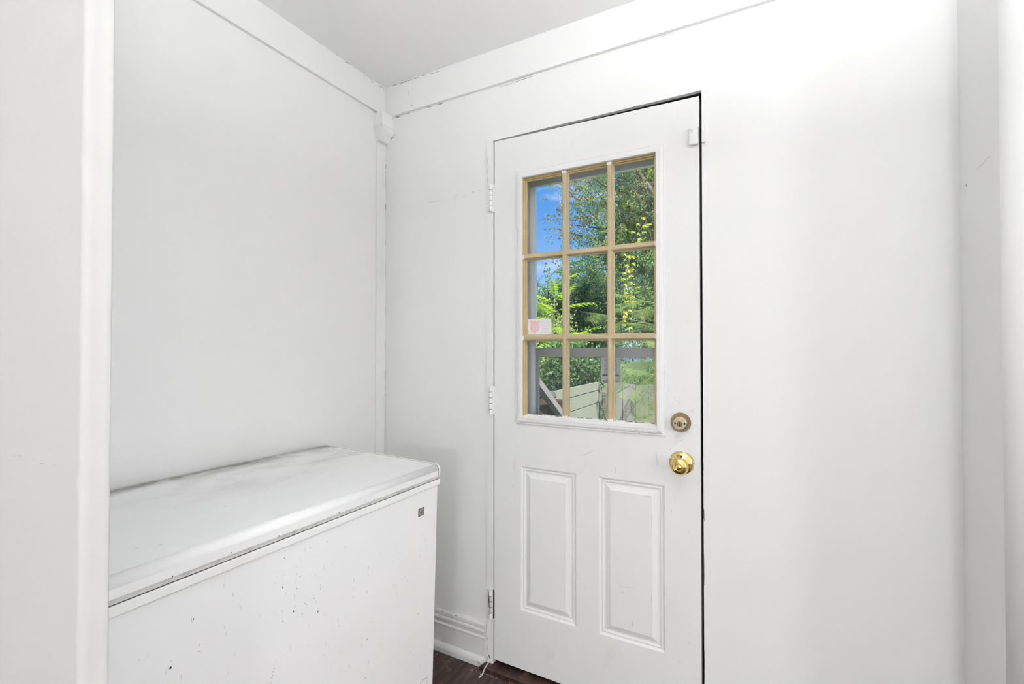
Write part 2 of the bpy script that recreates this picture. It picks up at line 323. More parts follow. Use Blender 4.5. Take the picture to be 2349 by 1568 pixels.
CRACK_LEFT = [(-0.2368,2.4071,-0.2235,2.4078,0.0037),(-0.2235,2.407,-0.2151,2.4084,0.0013),(-0.1963,2.4052,-0.1922,2.4053,0.0021),(-0.1344,2.4122,-0.1105,2.4094,0.0011),(-0.1105,2.4094,-0.0823,2.4015,0.0011),(-0.1434,2.402,-0.1271,2.4022,0.0014),(-0.0918,2.4009,-0.0823,2.4015,0.0022),(-0.0534,2.4105,-0.0397,2.4111,0.002),(-0.0534,2.4005,-0.0377,2.4041,0.0017),(-0.0377,2.4041,-0.0177,2.4053,0.0026),(-0.0217,2.399,-0.0225,2.392,0.0029),(-0.0208,2.385,-0.0176,2.3808,0.0017),(-0.5655,2.4143,-0.5516,2.4162,0.0013),(-0.3729,2.4102,-0.3581,2.4099,0.0014),(-0.2918,2.4083,-0.278,2.4097,0.0011)]
SC_R = [(-0.0441,1.6464,-0.0465,1.637,0.0027),(-0.1069,1.6585,-0.1816,1.665,0.0008)]
SC_J = [(1.9522,1.3097,1.9522,1.3063,0.0017)]
SCUFF_DOOR = [(0.6801,0.9052,0.6746,0.8566,0.0018),(0.6712,0.8262,0.6644,0.7682,0.0024),(0.6596,0.7164,0.6582,0.7101,0.003),(1.0457,0.9218,1.0401,0.8724,0.0076),(0.9809,0.8814,0.9343,0.858,0.0044),(1.0593,0.8367,1.0592,0.8097,0.0043),(1.0864,0.8266,1.1079,0.8292,0.0053),(1.2412,0.9351,1.2361,0.9039,0.0061),(1.1937,0.8995,1.1986,0.8534,0.0031),(1.0771,0.4162,1.0841,0.4115,0.0032),(1.2181,0.7068,1.2206,0.7277,0.0026),(0.7738,0.6826,0.7803,0.6818,0.0023),(1.1235,0.7518,1.1261,0.7443,0.0048),(1.1548,0.7512,1.1805,0.7514,0.0026),(1.1803,0.6953,1.1791,0.6484,0.0026),(1.1778,0.4332,1.1767,0.4044,0.0026),(1.1143,0.3252,1.1158,0.3046,0.0037),(1.1326,0.3172,1.1508,0.3249,0.0047),(1.0691,0.4303,1.1225,0.4379,0.0016),(0.9422,0.3942,0.9509,0.3908,0.0017),(1.2931,0.6592,1.2931,0.6516,0.002),(1.3053,0.7612,1.3217,0.7488,0.005),(1.2916,0.3093,1.293,0.3022,0.0025),(1.2627,0.2405,1.2675,0.237,0.0025),(1.251,0.9514,1.2656,0.9603,0.0015),(1.2403,0.7207,1.2427,0.7058,0.0031),(1.3897,0.6819,1.391,0.6812,0.0015),(1.2506,1.0854,1.2525,1.0776,0.0016),(1.2638,1.0723,1.2675,1.0626,0.002),(1.3046,1.0764,1.3155,1.0692,0.0008),(1.2787,1.0633,1.2809,1.0605,0.0024),(1.2952,1.0418,1.3117,1.0438,0.0027),(1.267,0.9407,1.2819,0.9519,0.002),(1.2428,1.0315,1.2485,1.0329,0.0012),(1.25,0.9282,1.2632,0.9404,0.001),(1.2337,0.9078,1.2443,0.9188,0.0028),(1.3162,0.8333,1.3072,0.838,0.001),(1.2129,0.9995,1.2149,0.9967,0.0018),(1.4008,0.8285,1.4068,0.8171,0.0008),(1.3187,0.9843,1.3205,0.9709,0.001),(1.3124,0.9993,1.3187,0.9882,0.0008),(1.3364,0.9089,1.3391,0.9073,0.0019)]
# ================================================================== SETTING
def struct(o, label=None, cat=None): return tag(o, label, cat, kind='structure')
H = 2.41
# floor: dark subfloor slab carrying single planks
floor = struct(bx('floor', M['dark'], -.1,5.1,-5.1,0.03,-.06,-.004), 'dark brown plank floor of the white utility room', 'floor')
pw = .127; x = .471-4*pw; i = 0
pm = {}
while x < 5.0:
    y = 0.0 - random.uniform(.1,.9) if not (0.3 < x < .7) else -.75 - .3*(i%2)
    ends = [0.0]
    while y > -4.8: ends.append(y); y -= 1.3
    ends.append(-5.0)
    for a, b in zip(ends[:-1], ends[1:]):
        x0 = max(x,0)+.0009; x1 = min(x+pw,5.0)-.0009
        if x1-x0 < .01: continue
        bx('plank', M['floor'], x0,x1, b+.0008,a-.0008, -.0038,0, floor, bevel=.0007)
    x += pw; i += 1

# walls
wall_back = struct(obj('wall_back', plate([-.1,.545,1.357,2.05],[0,2.077,H],[(1,0)],0,.14), M['wall']), 'white painted wall around the half-glazed door', 'wall')
wall_left = struct(bx('wall_left', M['wall'], -.1,0,-5.1,0,0,H), 'plain white wall behind the chest freezer', 'wall')
bm = B()
prof = [(1.947,0),(1.947,-.225)] + [(1.947+.045*(1-math.cos(a)), -.225-.045*math.sin(a)) for a in [PI/2*k/8 for k in range(1,9)]] + [(5.0,-.27),(5.0,0)]
loft(bm, [[(px,py,z) for px,py in prof] for z in (0,H)])
wall_jog = struct(obj('wall_corner', bm, M['wall']), 'white wall return with a rounded corner beside the door wall', 'wall')
for f in wall_jog.data.polygons: f.use_smooth = abs(f.normal.z) < .5 and f.area < .05
struct(bx('wall_right', M['wall'], 5.0,5.1,-5.1,-.27,0,H), 'white side wall of the room behind the rounded corner', 'wall')
struct(bx('wall_rear', M['wall'], 0,5.0,-5.1,-5.0,0,H), 'white rear wall of the room opposite the door', 'wall')
struct(bx('ceiling', M['ceil'], -.1,5.1,-5.1,.14,H,H+.12), 'white plaster ceiling with cracked edges', 'ceiling')

# partition end standing close on the left, with ragged painted edges
bm = B(); rings = []
nz = 120
r1 = r2 = 0
chipz = {int(nz*.445): .006, int(nz*.53): .004, int(nz*.36): .003, int(nz*.62): .003, int(nz*.2): .004, int(nz*.12):.004}
for k in range(nz+1):
    z = H*k/nz
    r1 = .7*r1 + random.uniform(-.0007,.0007); r2 = .7*r2 + random.uniform(-.0007,.0007)
    c = chipz.get(k,0)
    X = .726; y0 = -1.307; y1 = -1.276
    rings.append([(0,y0,z),(X-.006-c,y0-.0008,z),(X-.003-c,y0+.0004+r1*.4,z),(X-.0006+r1*.4,y0+.003,z),(X-.001,y0+.010,z),(X-.0012,y1-.008,z),(X+.0008+r2*.5,y1-.003,z),(X-.0003+r2*.5,y1-.0006,z),(X-.004-c*.3,y1,z),(0,y1,z)])
loft(bm, rings)
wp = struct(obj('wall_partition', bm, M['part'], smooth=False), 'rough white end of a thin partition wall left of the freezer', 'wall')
for p in wp.data.polygons: p.use_smooth = abs(p.normal.z) < .5 and p.area < .0012
# paint ridges on the partition face
bm = B()
def ridge(p0, p1, r):
    n = 14; pts = []
    for i in range(n+1):
        t = i/n; pts.append((p0[0]+(p1[0]-p0[0])*t, -1.307, p0[1]+(p1[1]-p0[1])*t + random.uniform(-.003,.003)))
    tube(bm, pts, [r*math.sin(PI*(.08+.84*i/n))*random.uniform(.6,1.2) for i in range(n+1)], 6)
ridge((.44,1.078),(.72,1.082),.0011); ridge((.60,1.09),(.69,1.098),.0008)
for q in ((.47,1.305),(.52,1.12),(.66,1.42),(.71,1.235)): ridge(q,(q[0]+.012,q[1]+.003),.0009)
obj('paint_ridge', bm, M['part'], wp, smooth=True)

# flat crown boards
t1 = struct(bx('trim_1', M['trim'], 0,1.947,-.014,0,2.2735,H, bevel=.0012), 'flat white board along the ceiling above the door', 'trim')
t2 = struct(bx('trim_2', M['trim'], 0,.014,-1.276,-.014,2.284,H, bevel=.0012), 'flat white board along the ceiling above the freezer wall', 'trim')
bm = B()
for a in CRACK_BACK: sliver(bm, (a[0],-.014,a[1]), (a[2],-.014,a[3]), a[4], (0,-1,0))
for a in CRACK_BACK_LOW: sliver(bm, (a[0],0,min(a[1],2.2725)), (a[2],0,min(a[3],2.2725)), a[4], (0,-1,0))
tag(obj('paint_crack', bm, M['scuff'], t1), kind='stuff').data.materials[0] = mat('crack_dark', (.20,.185,.16), .8)
bm = B()
for a in CRACK_LEFT: sliver(bm, (.014,a[0],a[1]), (.014,a[2],a[3]), a[4], (1,0,0))
tag(obj('paint_crack', bm, bpy.data.materials['crack_dark'], t2), kind='stuff')

# corner strip with its tapered cap block
t3 = struct(bx('trim_3', M['trim'], 0,.008,-.054,0,.0,2.2, bevel=.001), 'narrow white strip down the room corner under a tapered cap', 'trim')
bm = B(); rings = []
for z, a, b in ((2.156,.024,.050),(2.160,.030,.055),(2.172,.034,.058),(2.176,.037,.060),(2.196,.050,.066),(2.212,.054,.070),(2.2125,.053,.069),(2.215,.053,.069),(2.216,.055,.071),(2.262,.055,.071),(2.2735,.054,.069)):
    rings.append([(0,0,z),(a,0,z),(a,-b,z),(0,-b,z)])
loft(bm, rings); obj('cap_block', bm, M['trim'], t3)
bm = B()
for z0, z1, wd in ((2.0723,2.0508,.0030),(2.0429,2.0292,.0016),(2.0272,1.9409,.0010),(1.8938,1.8605,.0026),(1.7351,1.7058,.0012),(1.6275,1.5493,.001),(1.432,1.3929,.001),(1.2758,1.2368,.0012),(1.1549,1.0847,.0022),(1.073,1.0575,.0014),(1.036,1.0263,.0014),(1.0185,.70,.0024)):
    sliver(bm, (.0092,0,z0), (.0092,0,z1), wd, (0,-1,0), lift=.0004)
tag(obj('paint_crack', bm, bpy.data.materials['crack_dark'], t3), kind='stuff')
bm = B()
for a in SCUFF_BACK: sliver(bm, (a[0],0,a[1]), (a[2],0,a[3]), a[4], (0,-1,0), lift=.0003)
tag(obj('scuff_mark', bm, M['scuff'], wall_back), kind='stuff')
bm = B()
for a in SC_R: sliver(bm, (1.947,a[0],a[1]), (1.947,a[2],a[3]), a[4], (-1,0,0), lift=.0003)
sliver(bm, (1.985,-.2694,1.309),(1.985,-.2694,1.304),.003,(0,-1,0))
tag(obj('scuff_mark', bm, M['chip'], wall_jog), kind='stuff')

# baseboards
def baseboard(name, x0, x1, label):
    prof = [(0,0),(-.012,0),(-.012,.100),(-.0145,.103),(-.0145,.108),(-.010,.112),(-.011,.119),(-.0135,.130),(-.012,.136),(-.007,.139),(-.010,.143),(-.0095,.154),(-.006,.158),(0,.158)]
    bm = B(); loft(bm, [[(xx,y,z) for y,z in prof] for xx in (x0,x1)])
    b = struct(obj(name, bm, M['base']), label, 'baseboard')
    bm = B(); pr = [(-.012,0),(-.027,0),(-.027,.018),(-.0235,.027),(-.016,.032),(-.012,.033)]
    loft(bm, [[(xx,y,z) for y,z in pr] for xx in (x0,x1-.004)])
    obj('shoe_moulding', bm, M['base'], b)
    return b
bb = baseboard('baseboard_left', .008, .543, 'white moulded baseboard between the freezer and the door')
baseboard('baseboard_right', 1.359, 1.947, 'white moulded baseboard on the wall right of the door')
bm = B()
for q in ((.33,.157,.34,.1565),(.45,.034,.452,.036),(.36,.032,.365,.032),(.52,.02,.528,.012),(.40,.1575,.41,.157)):
    yy = -.0273 if q[1] < .03 else (-.0125 if q[1] < .1 else -.0098)
    sliver(bm, (q[0],yy,q[1]), (q[2],yy,q[3]), .003, (0,-1,0))
tag(obj('paint_chip', bm, M['chip'], bb), kind='stuff')

# door frame
fr = struct(empty('trim_4', (.955,0,0)), 'thin white painted wooden frame around the half-glazed door', 'door frame')
def fpart(name, m, *a, bevel=0):
    a = list(a); a[0] -= .955; a[1] -= .955
    return bx(name, m, *a, parent=fr, bevel=bevel)
jl = fpart('jamb', M['trim'], .545,.5735,-.004,.139,.012,2.0575, bevel=.0012)
jr = fpart('jamb', M['trim'], 1.3385,1.357,-.004,.139,.012,2.0575, bevel=.0012)
jh = fpart('head', M['trim'], .545,1.357,-.004,.139,2.0577,2.077, bevel=.0012)
fpart('weatherstrip', M['black'], .5737,.589,.047,.062,.02,2.0575)
fpart('weatherstrip', M['black'], 1.322,1.3383,.047,.062,.02,2.0575)
fpart('weatherstrip', M['black'], .589,1.322,.047,.062,2.040,2.0575)
# black strips that paint the shade inside the door gap
fpart('gap_shade', M['black'], 1.3372,1.3384,.006,.047,.02,2.0565)
fpart('gap_shade', M['black'], .5736,.5748,.004,.047,.02,2.0565)
fpart('gap_shade', M['black'], .575,1.337,.012,.047,2.0562,2.0576)
bm = B()
for z, h_ in ((.871,.055),):
    box(bm, 1.3384-.955,1.3402-.955+.006,-.0052,.03,z-.028,z+.028)
sp = obj('strike_plate', bm, M['trim'], fr, bevel=.001)
bm = B()
for dz in (-.010,-.001,.006): box(bm, 1.3378-.955,1.3400-.955,-.006,-.003,.871+dz-.002,.871+dz+.003)
obj('strike_wear', bm, M['brass3'], fr)
bm = B()
for a in ((.5475,2.00,.5472,1.965,.0010),(.5462,1.955,.5466,1.93,.0011),(.549,1.925,.5485,1.90,.0009),(.546,1.90,.546,1.87,.0012),(.5458,.30,.5462,.22,.0009),(.5462,.19,.547,.12,.0009),(.548,.115,.553,.09,.0012),(.553,.09,.549,.055,.0012),(.556,.045,.560,.03,.006),(.546,.035,.549,.022,.004)):
    sliver(bm, (a[0]-.955,-.004,a[1]), (a[2]-.955,-.004,a[3]), a[4], (0,-1,0))
for a in ((1.3395,.74,1.3405,.70,.0025),(1.3393,.60,1.3396,.50,.0012),(1.342,.19,1.344,.16,.003),(1.3395,.30,1.3396,.2,.0015)):
    sliver(bm, (a[0]-.955,-.004,a[1]), (a[2]-.955,-.004,a[3]), a[4], (0,-1,0))
tag(obj('paint_crack', bm, bpy.data.materials['crack_dark'], fr), kind='stuff')
mg = fpart('sensor_magnet', M['trim'], 1.3398,1.349,-.018,-.004,1.887,1.946, bevel=.003)

# threshold board
th = struct(bx('trim_5', M['floor'], .535,1.362,-.041,.139,0,.013, bevel=.003), 'dark brown wooden threshold board under the door', 'threshold')

# ================================================================== HALF-GLAZED DOOR
door = struct(empty('door_1', (.578,0,.03)), 'white half-glazed nine-pane door with two raised lower panels', 'door')
OX, OZ = .578, .03
def dob(name, bm, m, parent=None, **k):
    bmesh.ops.translate(bm, verts=bm.verts, vec=(-OX,0,-OZ))
    return obj(name, bm, m, parent or door, **k)
def dbx(name, m, *a, parent=None, bevel=0): return dob(name, box(B(),*a), m, parent, bevel=bevel)
LX0,LX1,LZ0,LZ1 = .676,1.226,.954,1.915       # outer edge of the lite moulding
xs = [.578,.688,.692,.917,.997,1.214,1.222,1.3305]; zs = [.03,.248,.795,.968,1.900,2.05]
skip = []
for i in range(len(xs)-1):
    for j in range(len(zs)-1):
        cx = (xs[i]+xs[i+1])/2; cz = (zs[j]+zs[j+1])/2
        if .688 < cx < 1.214 and .968 < cz < 1.900: skip.append((i,j))
        if .248 < cz < .795 and (.692 < cx < .917 or .997 < cx < 1.222): skip.append((i,j))
slab = dob('slab', plate(xs,zs,skip,0,.044, top=lambda x: 2.0545-(x-.578)/.7525*.0115), M['door'])
pp = [(0,0),(.003,.0005),(.006,.005),(.010,.0062),(.014,.0045),(.017,.0062),(.020,.0075),(.024,.0075),(.040,.0015),(.0415,.0002),(.043,.0)]
for px0, px1 in ((.692,.917),(.997,1.222)):
    bm = rect_rings(B(), px0,px1,.248,.795, pp, cap=True)
    rect_rings(bm, px0,px1,.248,.795, [(0,0),(0,.044),(.05,.044)], cap=True)
    dob('raised_panel', bm, M['door'])
# lite moulding
lite = dob('lite_moulding', rect_rings(B(), LX0,LX1,LZ0,LZ1, [(0,.0),(.0003,-.004),(.0015,-.0062),(.004,-.0068),(.0055,-.0058),(.0075,-.0085),(.012,-.0112),(.017,-.0120),(.0205,-.0115),(.0215,-.0135),(.026,-.0138),(.0282,-.0125),(.0285,.004),(.014,.006)]), M['door'])
# moulding on the outer face
dob('outer_moulding', rect_rings(B(), LX0,LX1,LZ0,LZ1, [(0,.044),(.002,.050),(.012,.051),(.017,.048),(.0175,.0235),(.010,.0235)]), M['door'])
IX0,IX1,IZ0,IZ1 = LX0+.0285,LX1-.0285,LZ0+.0325,LZ1-.0325
st = [(-.006,-.004),(.0015,-.004),(.002,.003),(.0055,.004),(.006,.0105),(.0095,.0115),(.0098,.0188),(-.006,.0188)]
for sd_, nm in (('l','tan2'),('t','tan2'),('r','tan2'),('b','door')):
    dob('glazing_stop', rect_rings(B(), LX0+.0285,LX1-.0285,LZ0+.0285,LZ1-.0285, st, sides=sd_), M[nm])
gx0,gx1,gz0,gz1 = .7085,1.1935,.9865,1.8825
vx = (.8725,1.0400); hz = (1.5860,1.2790)
mprof = [(-.0105,.0185),(-.0105,.0125),(-.0075,.0115),(-.0072,.004),(-.0058,.003),(-.0055,-.0035),(-.0035,-.0055),(.0035,-.0055),(.0055,-.0035),(.0058,.003),(.0072,.004),(.0075,.0115),(.0105,.0125),(.0105,.0185)]
munt = []
for X in vx:
    bm = B(); loft(bm, [[(X+a*1.25,y,z) for a,y in mprof] for z in (gz0-.002,gz1+.002)]); mu = dob('muntin', bm, M['tan']); munt.append(mu)
    dbx('painted_end', M['door'], X-.0082,X+.0082,-.0068,.010,gz0-.004,gz0+.010, parent=mu, bevel=.001)
    dbx('painted_end', M['door'], X-.0082,X+.0082,-.0068,.010,gz1-.007,gz1+.003, parent=mu, bevel=.001)
for Z in hz:
    ex = [gx0-.004, vx[0], vx[1], gx1+.004]
    bm = B(); loft(bm, [[(x_,y+.0003,Z+a*1.25) for a,y in mprof] for x_ in (gx0-.004,gx1+.004)]); mu = dob('muntin', bm, M['tan'])
    dbx('painted_end', M['door'], gx0-.0045,gx0+.001,-.006,.008,Z-.008,Z+.008, parent=mu, bevel=.001)
    dbx('painted_end', M['door'], gx1-.001,gx1+.0045,-.006,.008,Z-.008,Z+.008, parent=mu, bevel=.001)
panes = {}
ex = [gx0]+list(vx)+[gx1]; ez = [gz0]+[hz[1],hz[0]]+[gz1]
for i in range(3):
    for j in range(3):
        panes[i,j] = dbx('pane', M['glass'], ex[i]+.0005,ex[i+1]-.0005,.0190,.0215,ez[j]+.0005,ez[j+1]-.0005)
# security sticker on the middle left pane
SY = .0187
def flat(bm, pts, y, rev=False):
    v = [bm.verts.new((p[0],y,p[1])) for p in pts]; bm.faces.new(v)
bm = B(); sx0,sx1,sz0,sz1 = .7120,.8130,1.2905,1.3525; r = .008
pts = [(sx0,sz0),(sx1-.002,sz0+.001),(sx1,sz0+.004),(sx1-.001,sz1-.006),(sx1-.006,sz1-.001),(sx0+r,sz1),(sx0+.003,sz1-.004),(sx0,sz1-r)]
loft(bm, [[(a,SY,b) for a,b in pts],[(a,SY-.0003,b) for a,b in pts]])
stk = dob('security_sticker', bm, M['paper'], panes[0,1])
def shield(c, s):
    half = [(0,.98),(.12,.86),(.32,.80),(.50,.96),(.78,.90),(.84,.78),(.64,.60),(.62,.35),(.76,.05),(.72,-.30),(.50,-.58),(.22,-.74),(0,-.98)]
    p = [(c[0]+a*s, c[1]+b*s*1.0) for a,b in half]+[(c[0]-a*s, c[1]+b*s*1.0) for a,b in half[-2:0:-1]]
    return p
bm = B(); flat(bm, shield((.7440,1.3205),.0258), SY-.0005); dob('shield_outline', bm, M['peach'], stk)
bm = B(); flat(bm, shield((.7440,1.3205),.0235), SY-.0007); dob('shield_field', bm, M['pink'], stk)
bm = B()
for k, (a,b,z_) in enumerate(((.772,.806,1.3405),(.771,.803,1.3345),(.773,.807,1.328),(.770,.800,1.3215),(.772,.806,1.315),(.771,.804,1.3085),(.773,.806,1.302))):
    n = 9
    for q in range(n-1):
        xa = a+(b-a)*q/n; xb = a+(b-a)*(q+.8)/n; o_ = .0008*math.sin(q*2.3+k)
        flat(bm, [(xa,z_+o_),(xb,z_+o_*.4),(xb,z_+o_*.4+.0009),(xa,z_+o_+.0009)], SY-.0005)
dob('sticker_print', bm, M['ink2'], stk)
bm = B()
for a in ((-.011,.004,-.009,-.008),(-.010,.004,-.003,-.007),(-.004,-.007,-.003,.004),(.001,.003,.009,.003),(.001,-.004,.001,.003),(.009,-.005,.009,.003),(.001,-.002,.009,-.002)):
    x0_,z0_,x1_,z1_ = .744+a[0],1.322+a[1],.744+a[2],1.322+a[3]
    d = Vector((x1_-x0_,0,z1_-z0_)).normalized(); s_ = Vector((-d.z,0,d.x))*.0006
    flat(bm, [(x0_-s_.x,z0_-s_.z),(x1_-s_.x,z1_-s_.z),(x1_+s_.x,z1_+s_.z),(x0_+s_.x,z0_+s_.z)], SY-.0009)
dob('shield_print', bm, M['paper'], stk)

# hinges
for hi, (z0,z1) in enumerate(((1.777,1.884),(.980,1.092),(.189,.299))):
    hg = dbx('hinge', M['trim'] if hi < 2 else M['chip'], .5660,.5795,-.0030,-.0005,z0,z1, bevel=.0005)
    n = 5; hh = (z1-z0)/n
    for k in range(n):
        bm = B(); rr = .0068 - (.001 if hi == 2 and k in (1,2,3) else 0)
        loft(bm, [[(.5655+rr*f*math.cos(2*PI*q/14), -.0082+rr*f*math.sin(2*PI*q/14), z) for q in range(14)] for z,f in ((z0+k*hh+.0009,.94),(z0+k*hh+.0016,1),(z0+(k+1)*hh-.0016,1),(z0+(k+1)*hh-.0009,.94))])
        dob('knuckle', bm, M['trim'], hg, smooth=False)
    bm = B(); loft(bm, [[(.5655+.0058*math.cos(2*PI*q/12), -.0082+.0058*math.sin(2*PI*q/12), z) for q in range(12)] for z in (z0+.001,z1-.001)]); dob('pin_gap_shade', bm, M['chip'], hg)  # dark pin whose colour puts shade into the gaps between knuckles
    if hi == 2:
        bm = B()
        for a in ((.5605,.295,.5607,.235,.0035),(.5640,.27,.5635,.25,.002),(.5665,.262,.5668,.232,.0018),(.562,.21,.568,.206,.002)):
            sliver(bm, (a[0],-.0150,a[1]), (a[2],-.0150,a[3]), a[4], (0,-1,0), lift=.0004)
        tag(dob('paint_chip', bm, M['chip'], hg), kind='stuff')
# contact sensor on the door
sn = dbx('contact_sensor', M['trim'], 1.301,1.3295,-.013,0,1.887,1.944, bevel=.004)
bm = B(); lathe(bm, [(.0042,0),(.0042,-.0010),(.0034,-.0012),(.0034,-.0002)], 1.309,1.931, y=-.013, seg=20)
dob('sensor_button', bm, M['scuff2'], sn)
# deadbolt
DX, DZ = 1.2715,1.003
db = dob('deadbolt', lathe(B(), [(.0315,0),(.0315,-.004),(.0305,-.007),(.0235,-.021),(.0222,-.0228),(.0210,-.0230),(.0205,-.0222)], DX,DZ), M['brass2'], smooth=True)
dob('face_plate', lathe(B(), [(.0200,-.020),(.0200,-.0226),(.0190,-.0232),(.0001,-.0232)], DX,DZ), M['brass3'], db)
kc = dob('key_cylinder', lathe(B(), [(.0092,-.0230),(.0092,-.0248),(.0085,-.0252),(.0001,-.0252)], DX,DZ-.0025), M['brass2'], db)
dbx('keyhole', M['dark'], DX-.0011,DX+.0011,-.0256,-.0250,DZ-.0085,DZ+.0035, parent=db)
for s in (-1,1): dob('screw', lathe(B(), [(.0030,-.0230),(.0030,-.0240),(.0001,-.0238)], DX+s*.0142,DZ-.001, seg=14), M['dark'], db)
# knob
KX, KZ = 1.2735,.872
kb = dob('doorknob', lathe(B(), [(.0360,0),(.0362,-.0018),(.0345,-.0038),(.0270,-.0085),(.0190,-.0125),(.0150,-.0150),(.0125,-.0180),(.0122,-.0270),(.0150,-.0310),(.0220,-.0350),(.0262,-.0405),(.0272,-.0460),(.0258,-.0515),(.0215,-.0560),(.0150,-.0592),(.0125,-.0600),(.0105,-.0602),(.0098,-.0592),(.0001,-.0590)], KX,KZ), M['brass'], smooth=True)
dob('turn_button', lathe(B(), [(.0092,-.0588),(.0092,-.0622),(.0080,-.0635),(.0001,-.0636)], KX,KZ), M['brass'], kb, smooth=True)
dbx('turn_ridge', M['brass'], KX-.0070,KX+.0070,-.0672,-.0630,KZ-.0018,KZ+.0018, parent=kb, bevel=.0014)
dob('rose_screw', lathe(B(), [(.0036,-.0080),(.0036,-.0122),(.0020,-.0126),(.0001,-.0118)], KX,KZ+.0235, seg=16), M['dark'], kb)
bm = B()
for q in range(46):
    a = 2*PI*q/46; f = .0368+random.uniform(0,.0016)
    if math.sin(a) < -.55 or random.random() < .15: continue
    sliver(bm, (KX+f*math.cos(a),0,KZ+f*math.sin(a)), (KX+f*math.cos(a+.16),0,KZ+f*math.sin(a+.16)), .0016, (0,-1,0), lift=.0003)
tag(dob('paint_edge', bm, bpy.data.materials['crack_dark'], slab), kind='stuff')
bm = B()
for a in SCUFF_DOOR:
    if a[0] > 1.325 or a[4] > .0045: continue
    sliver(bm, (a[0],0,a[1]), (a[2],0,a[3]), a[4]*.8, (0,-1,0), lift=.0003)
tag(dob('scuff_mark', bm, M['scuff2'], slab), kind='stuff')
bm = B()
for q in range(26):
    xx = random.uniform(1.02,1.215); zz = .9575+random.uniform(0,.014)
    sliver(bm, (xx,-.0118,zz), (xx+random.uniform(.002,.012),-.0118,zz+random.uniform(-.002,.002)), random.uniform(.0008,.0025), (0,-1,0), lift=.0003)
tag(dob('scuff_mark', bm, M['scuff'], lite), kind='stuff')
bm = B()
for q in range(60):
    xx = .715+random.uniform(0,.47)
    sliver(bm, (xx,.0085,gz0+.0055), (xx+random.uniform(.004,.014),.0085,gz0+.0055+random.uniform(-.001,.001)), .0022, (0,-1,0), lift=.0004)
tag(dob('putty_crack', bm, bpy.data.materials['crack_dark'], door), kind='stuff')

# ================================================================== CHEST FREEZER
FT = Vector((.0195,-.3235,.8677)); FR = Euler((-.0102,.0213,-.0009),'XYZ'); FD = .541; FH = .835; FL = .94
frz = empty('chest_freezer', FT + FR.to_matrix() @ Vector((0,0,-FH)), FR)
tag(frz, 'scuffed white chest freezer with a grimy lid against the left wall', 'freezer')
def fob(name, bm, m, parent=None, **k):
    bmesh.ops.translate(bm, verts=bm.verts, vec=(0,0,FH)); return obj(name, bm, m, parent or frz, **k)
def lidprof(g=0, b=-.0351, r=.018):
    return [(0+g,b),(0+g,-g)] + [(FD-g-r+r*math.sin(a), -g-r+r*math.cos(a)) for a in [PI/2*k/8 for k in range(9)]] + [(FD-g,b)]
bm = B(); loft(bm, [[(x_,y_,z_) for x_,z_ in lidprof()] for y_ in (-.0104,-FL+.0104)])
lid = fob('lid', bm, M['lid'], smooth=False)
for p in lid.data.polygons: p.use_smooth = .05 < abs(p.normal.z) < .999 and abs(p.normal.y) < .3
for y0,y1 in ((-.0078,0),(-FL,-FL+.0078)):
    bm = B(); loft(bm, [[(x_,y_,z_) for x_,z_ in lidprof(-.0006 if not q else .001)] for q,y_ in ((1,y0),(0,y0+.0012),(0,y1-.0015),(1,y1))])
    fob('lid_end_cap', bm, M['frz2'])
bm = B(); loft(bm, [[(x_,y_,z_) for x_,z_ in lidprof(.0003,-.0345)] for y_ in (-.0106,-.0076)]); fob('cap_groove', bm, M['dark'], lid)
fob('gasket', box(B(), .012,FD-.0050,-FL+.006,-.006,-.0463,-.0351), M['gask'])
bm = B(); box(bm, .014,FD-.0040,-FL+.005,-.005,-.0473,-.0460); fob('rim_shadow_gap', bm, M['chip'], lid)  # dark strip standing in for the shade in the seam below the gasket
trim_ = fob('rim_trim', box(B(), 0,FD,-FL,0,-.0655,-.0472), M['frz2'], bevel=.0018)
fob('rim_joint', box(B(), .004,FD-.0085,-FL+.006,-.006,-.0690,-.0650), M['dark'], trim_)
body = fob('body', box(B(), .004,FD-.006,-FL+.004,-.004,-.835,-.0677), M['frz'], bevel=.003)
# chips and scratches on the front
b1 = B(); b2 = B()
for (y_,z_,l,wd,ang) in CHIPS:
    a = math.radians(ang); d = Vector((0,math.sin(a),math.cos(a)))*l*.5; c = Vector((FD-.006,y_,z_))
    dark = wd >= .0014 and l < .006
    sliver(b1 if dark else b2, c-d, c+d, wd*(1.25 if dark else .85), (1,0,0), lift=.0004)
for k in range(70):
    c = Vector((FD-.006, random.uniform(-.9,-.02), random.uniform(-.55,-.08))); d = Vector((0,random.uniform(-.001,.001),random.uniform(.001,.006)))
    sliver(b2, c-d, c+d, random.uniform(.0004,.0009), (1,0,0), lift=.0004)
tag(fob('paint_chip', b1, M['chip'], body), kind='stuff'); tag(fob('scratch', b2, M['scuff'], body), kind='stuff')
b1 = B()
for q in ((.535,-.7955,-.0335),(.5405,-.6905,-.031),(.5405,-.42,-.032),(.5405,-.33,-.030),(.5405,-.30,-.0335),(.5405,-.06,-.02),(.5405,-.585,-.034)):
    sliver(b1, (FD,q[1],q[2]-.0012), (FD,q[1],q[2]+.0012), .0026, (1,0,0), lift=.0006)
tag(fob('paint_chip', b1, M['chip'], lid), kind='stuff')
b2 = B()
for k in range(75):
    c = Vector((random.uniform(.03,FD-.06), random.uniform(-.9,-.03), 0)); a = random.gauss(0,.35); l = random.uniform(.002,.012)
    if random.random() < .4: c.x = random.uniform(.01,.16)
    d = Vector((math.sin(a),math.cos(a),0))*l
    sliver(b2, c-d*.5, c+d*.5, random.uniform(.0005,.0014), (0,0,1), lift=.0003)
tag(fob('scratch', b2, M['scuff'], lid), kind='stuff')
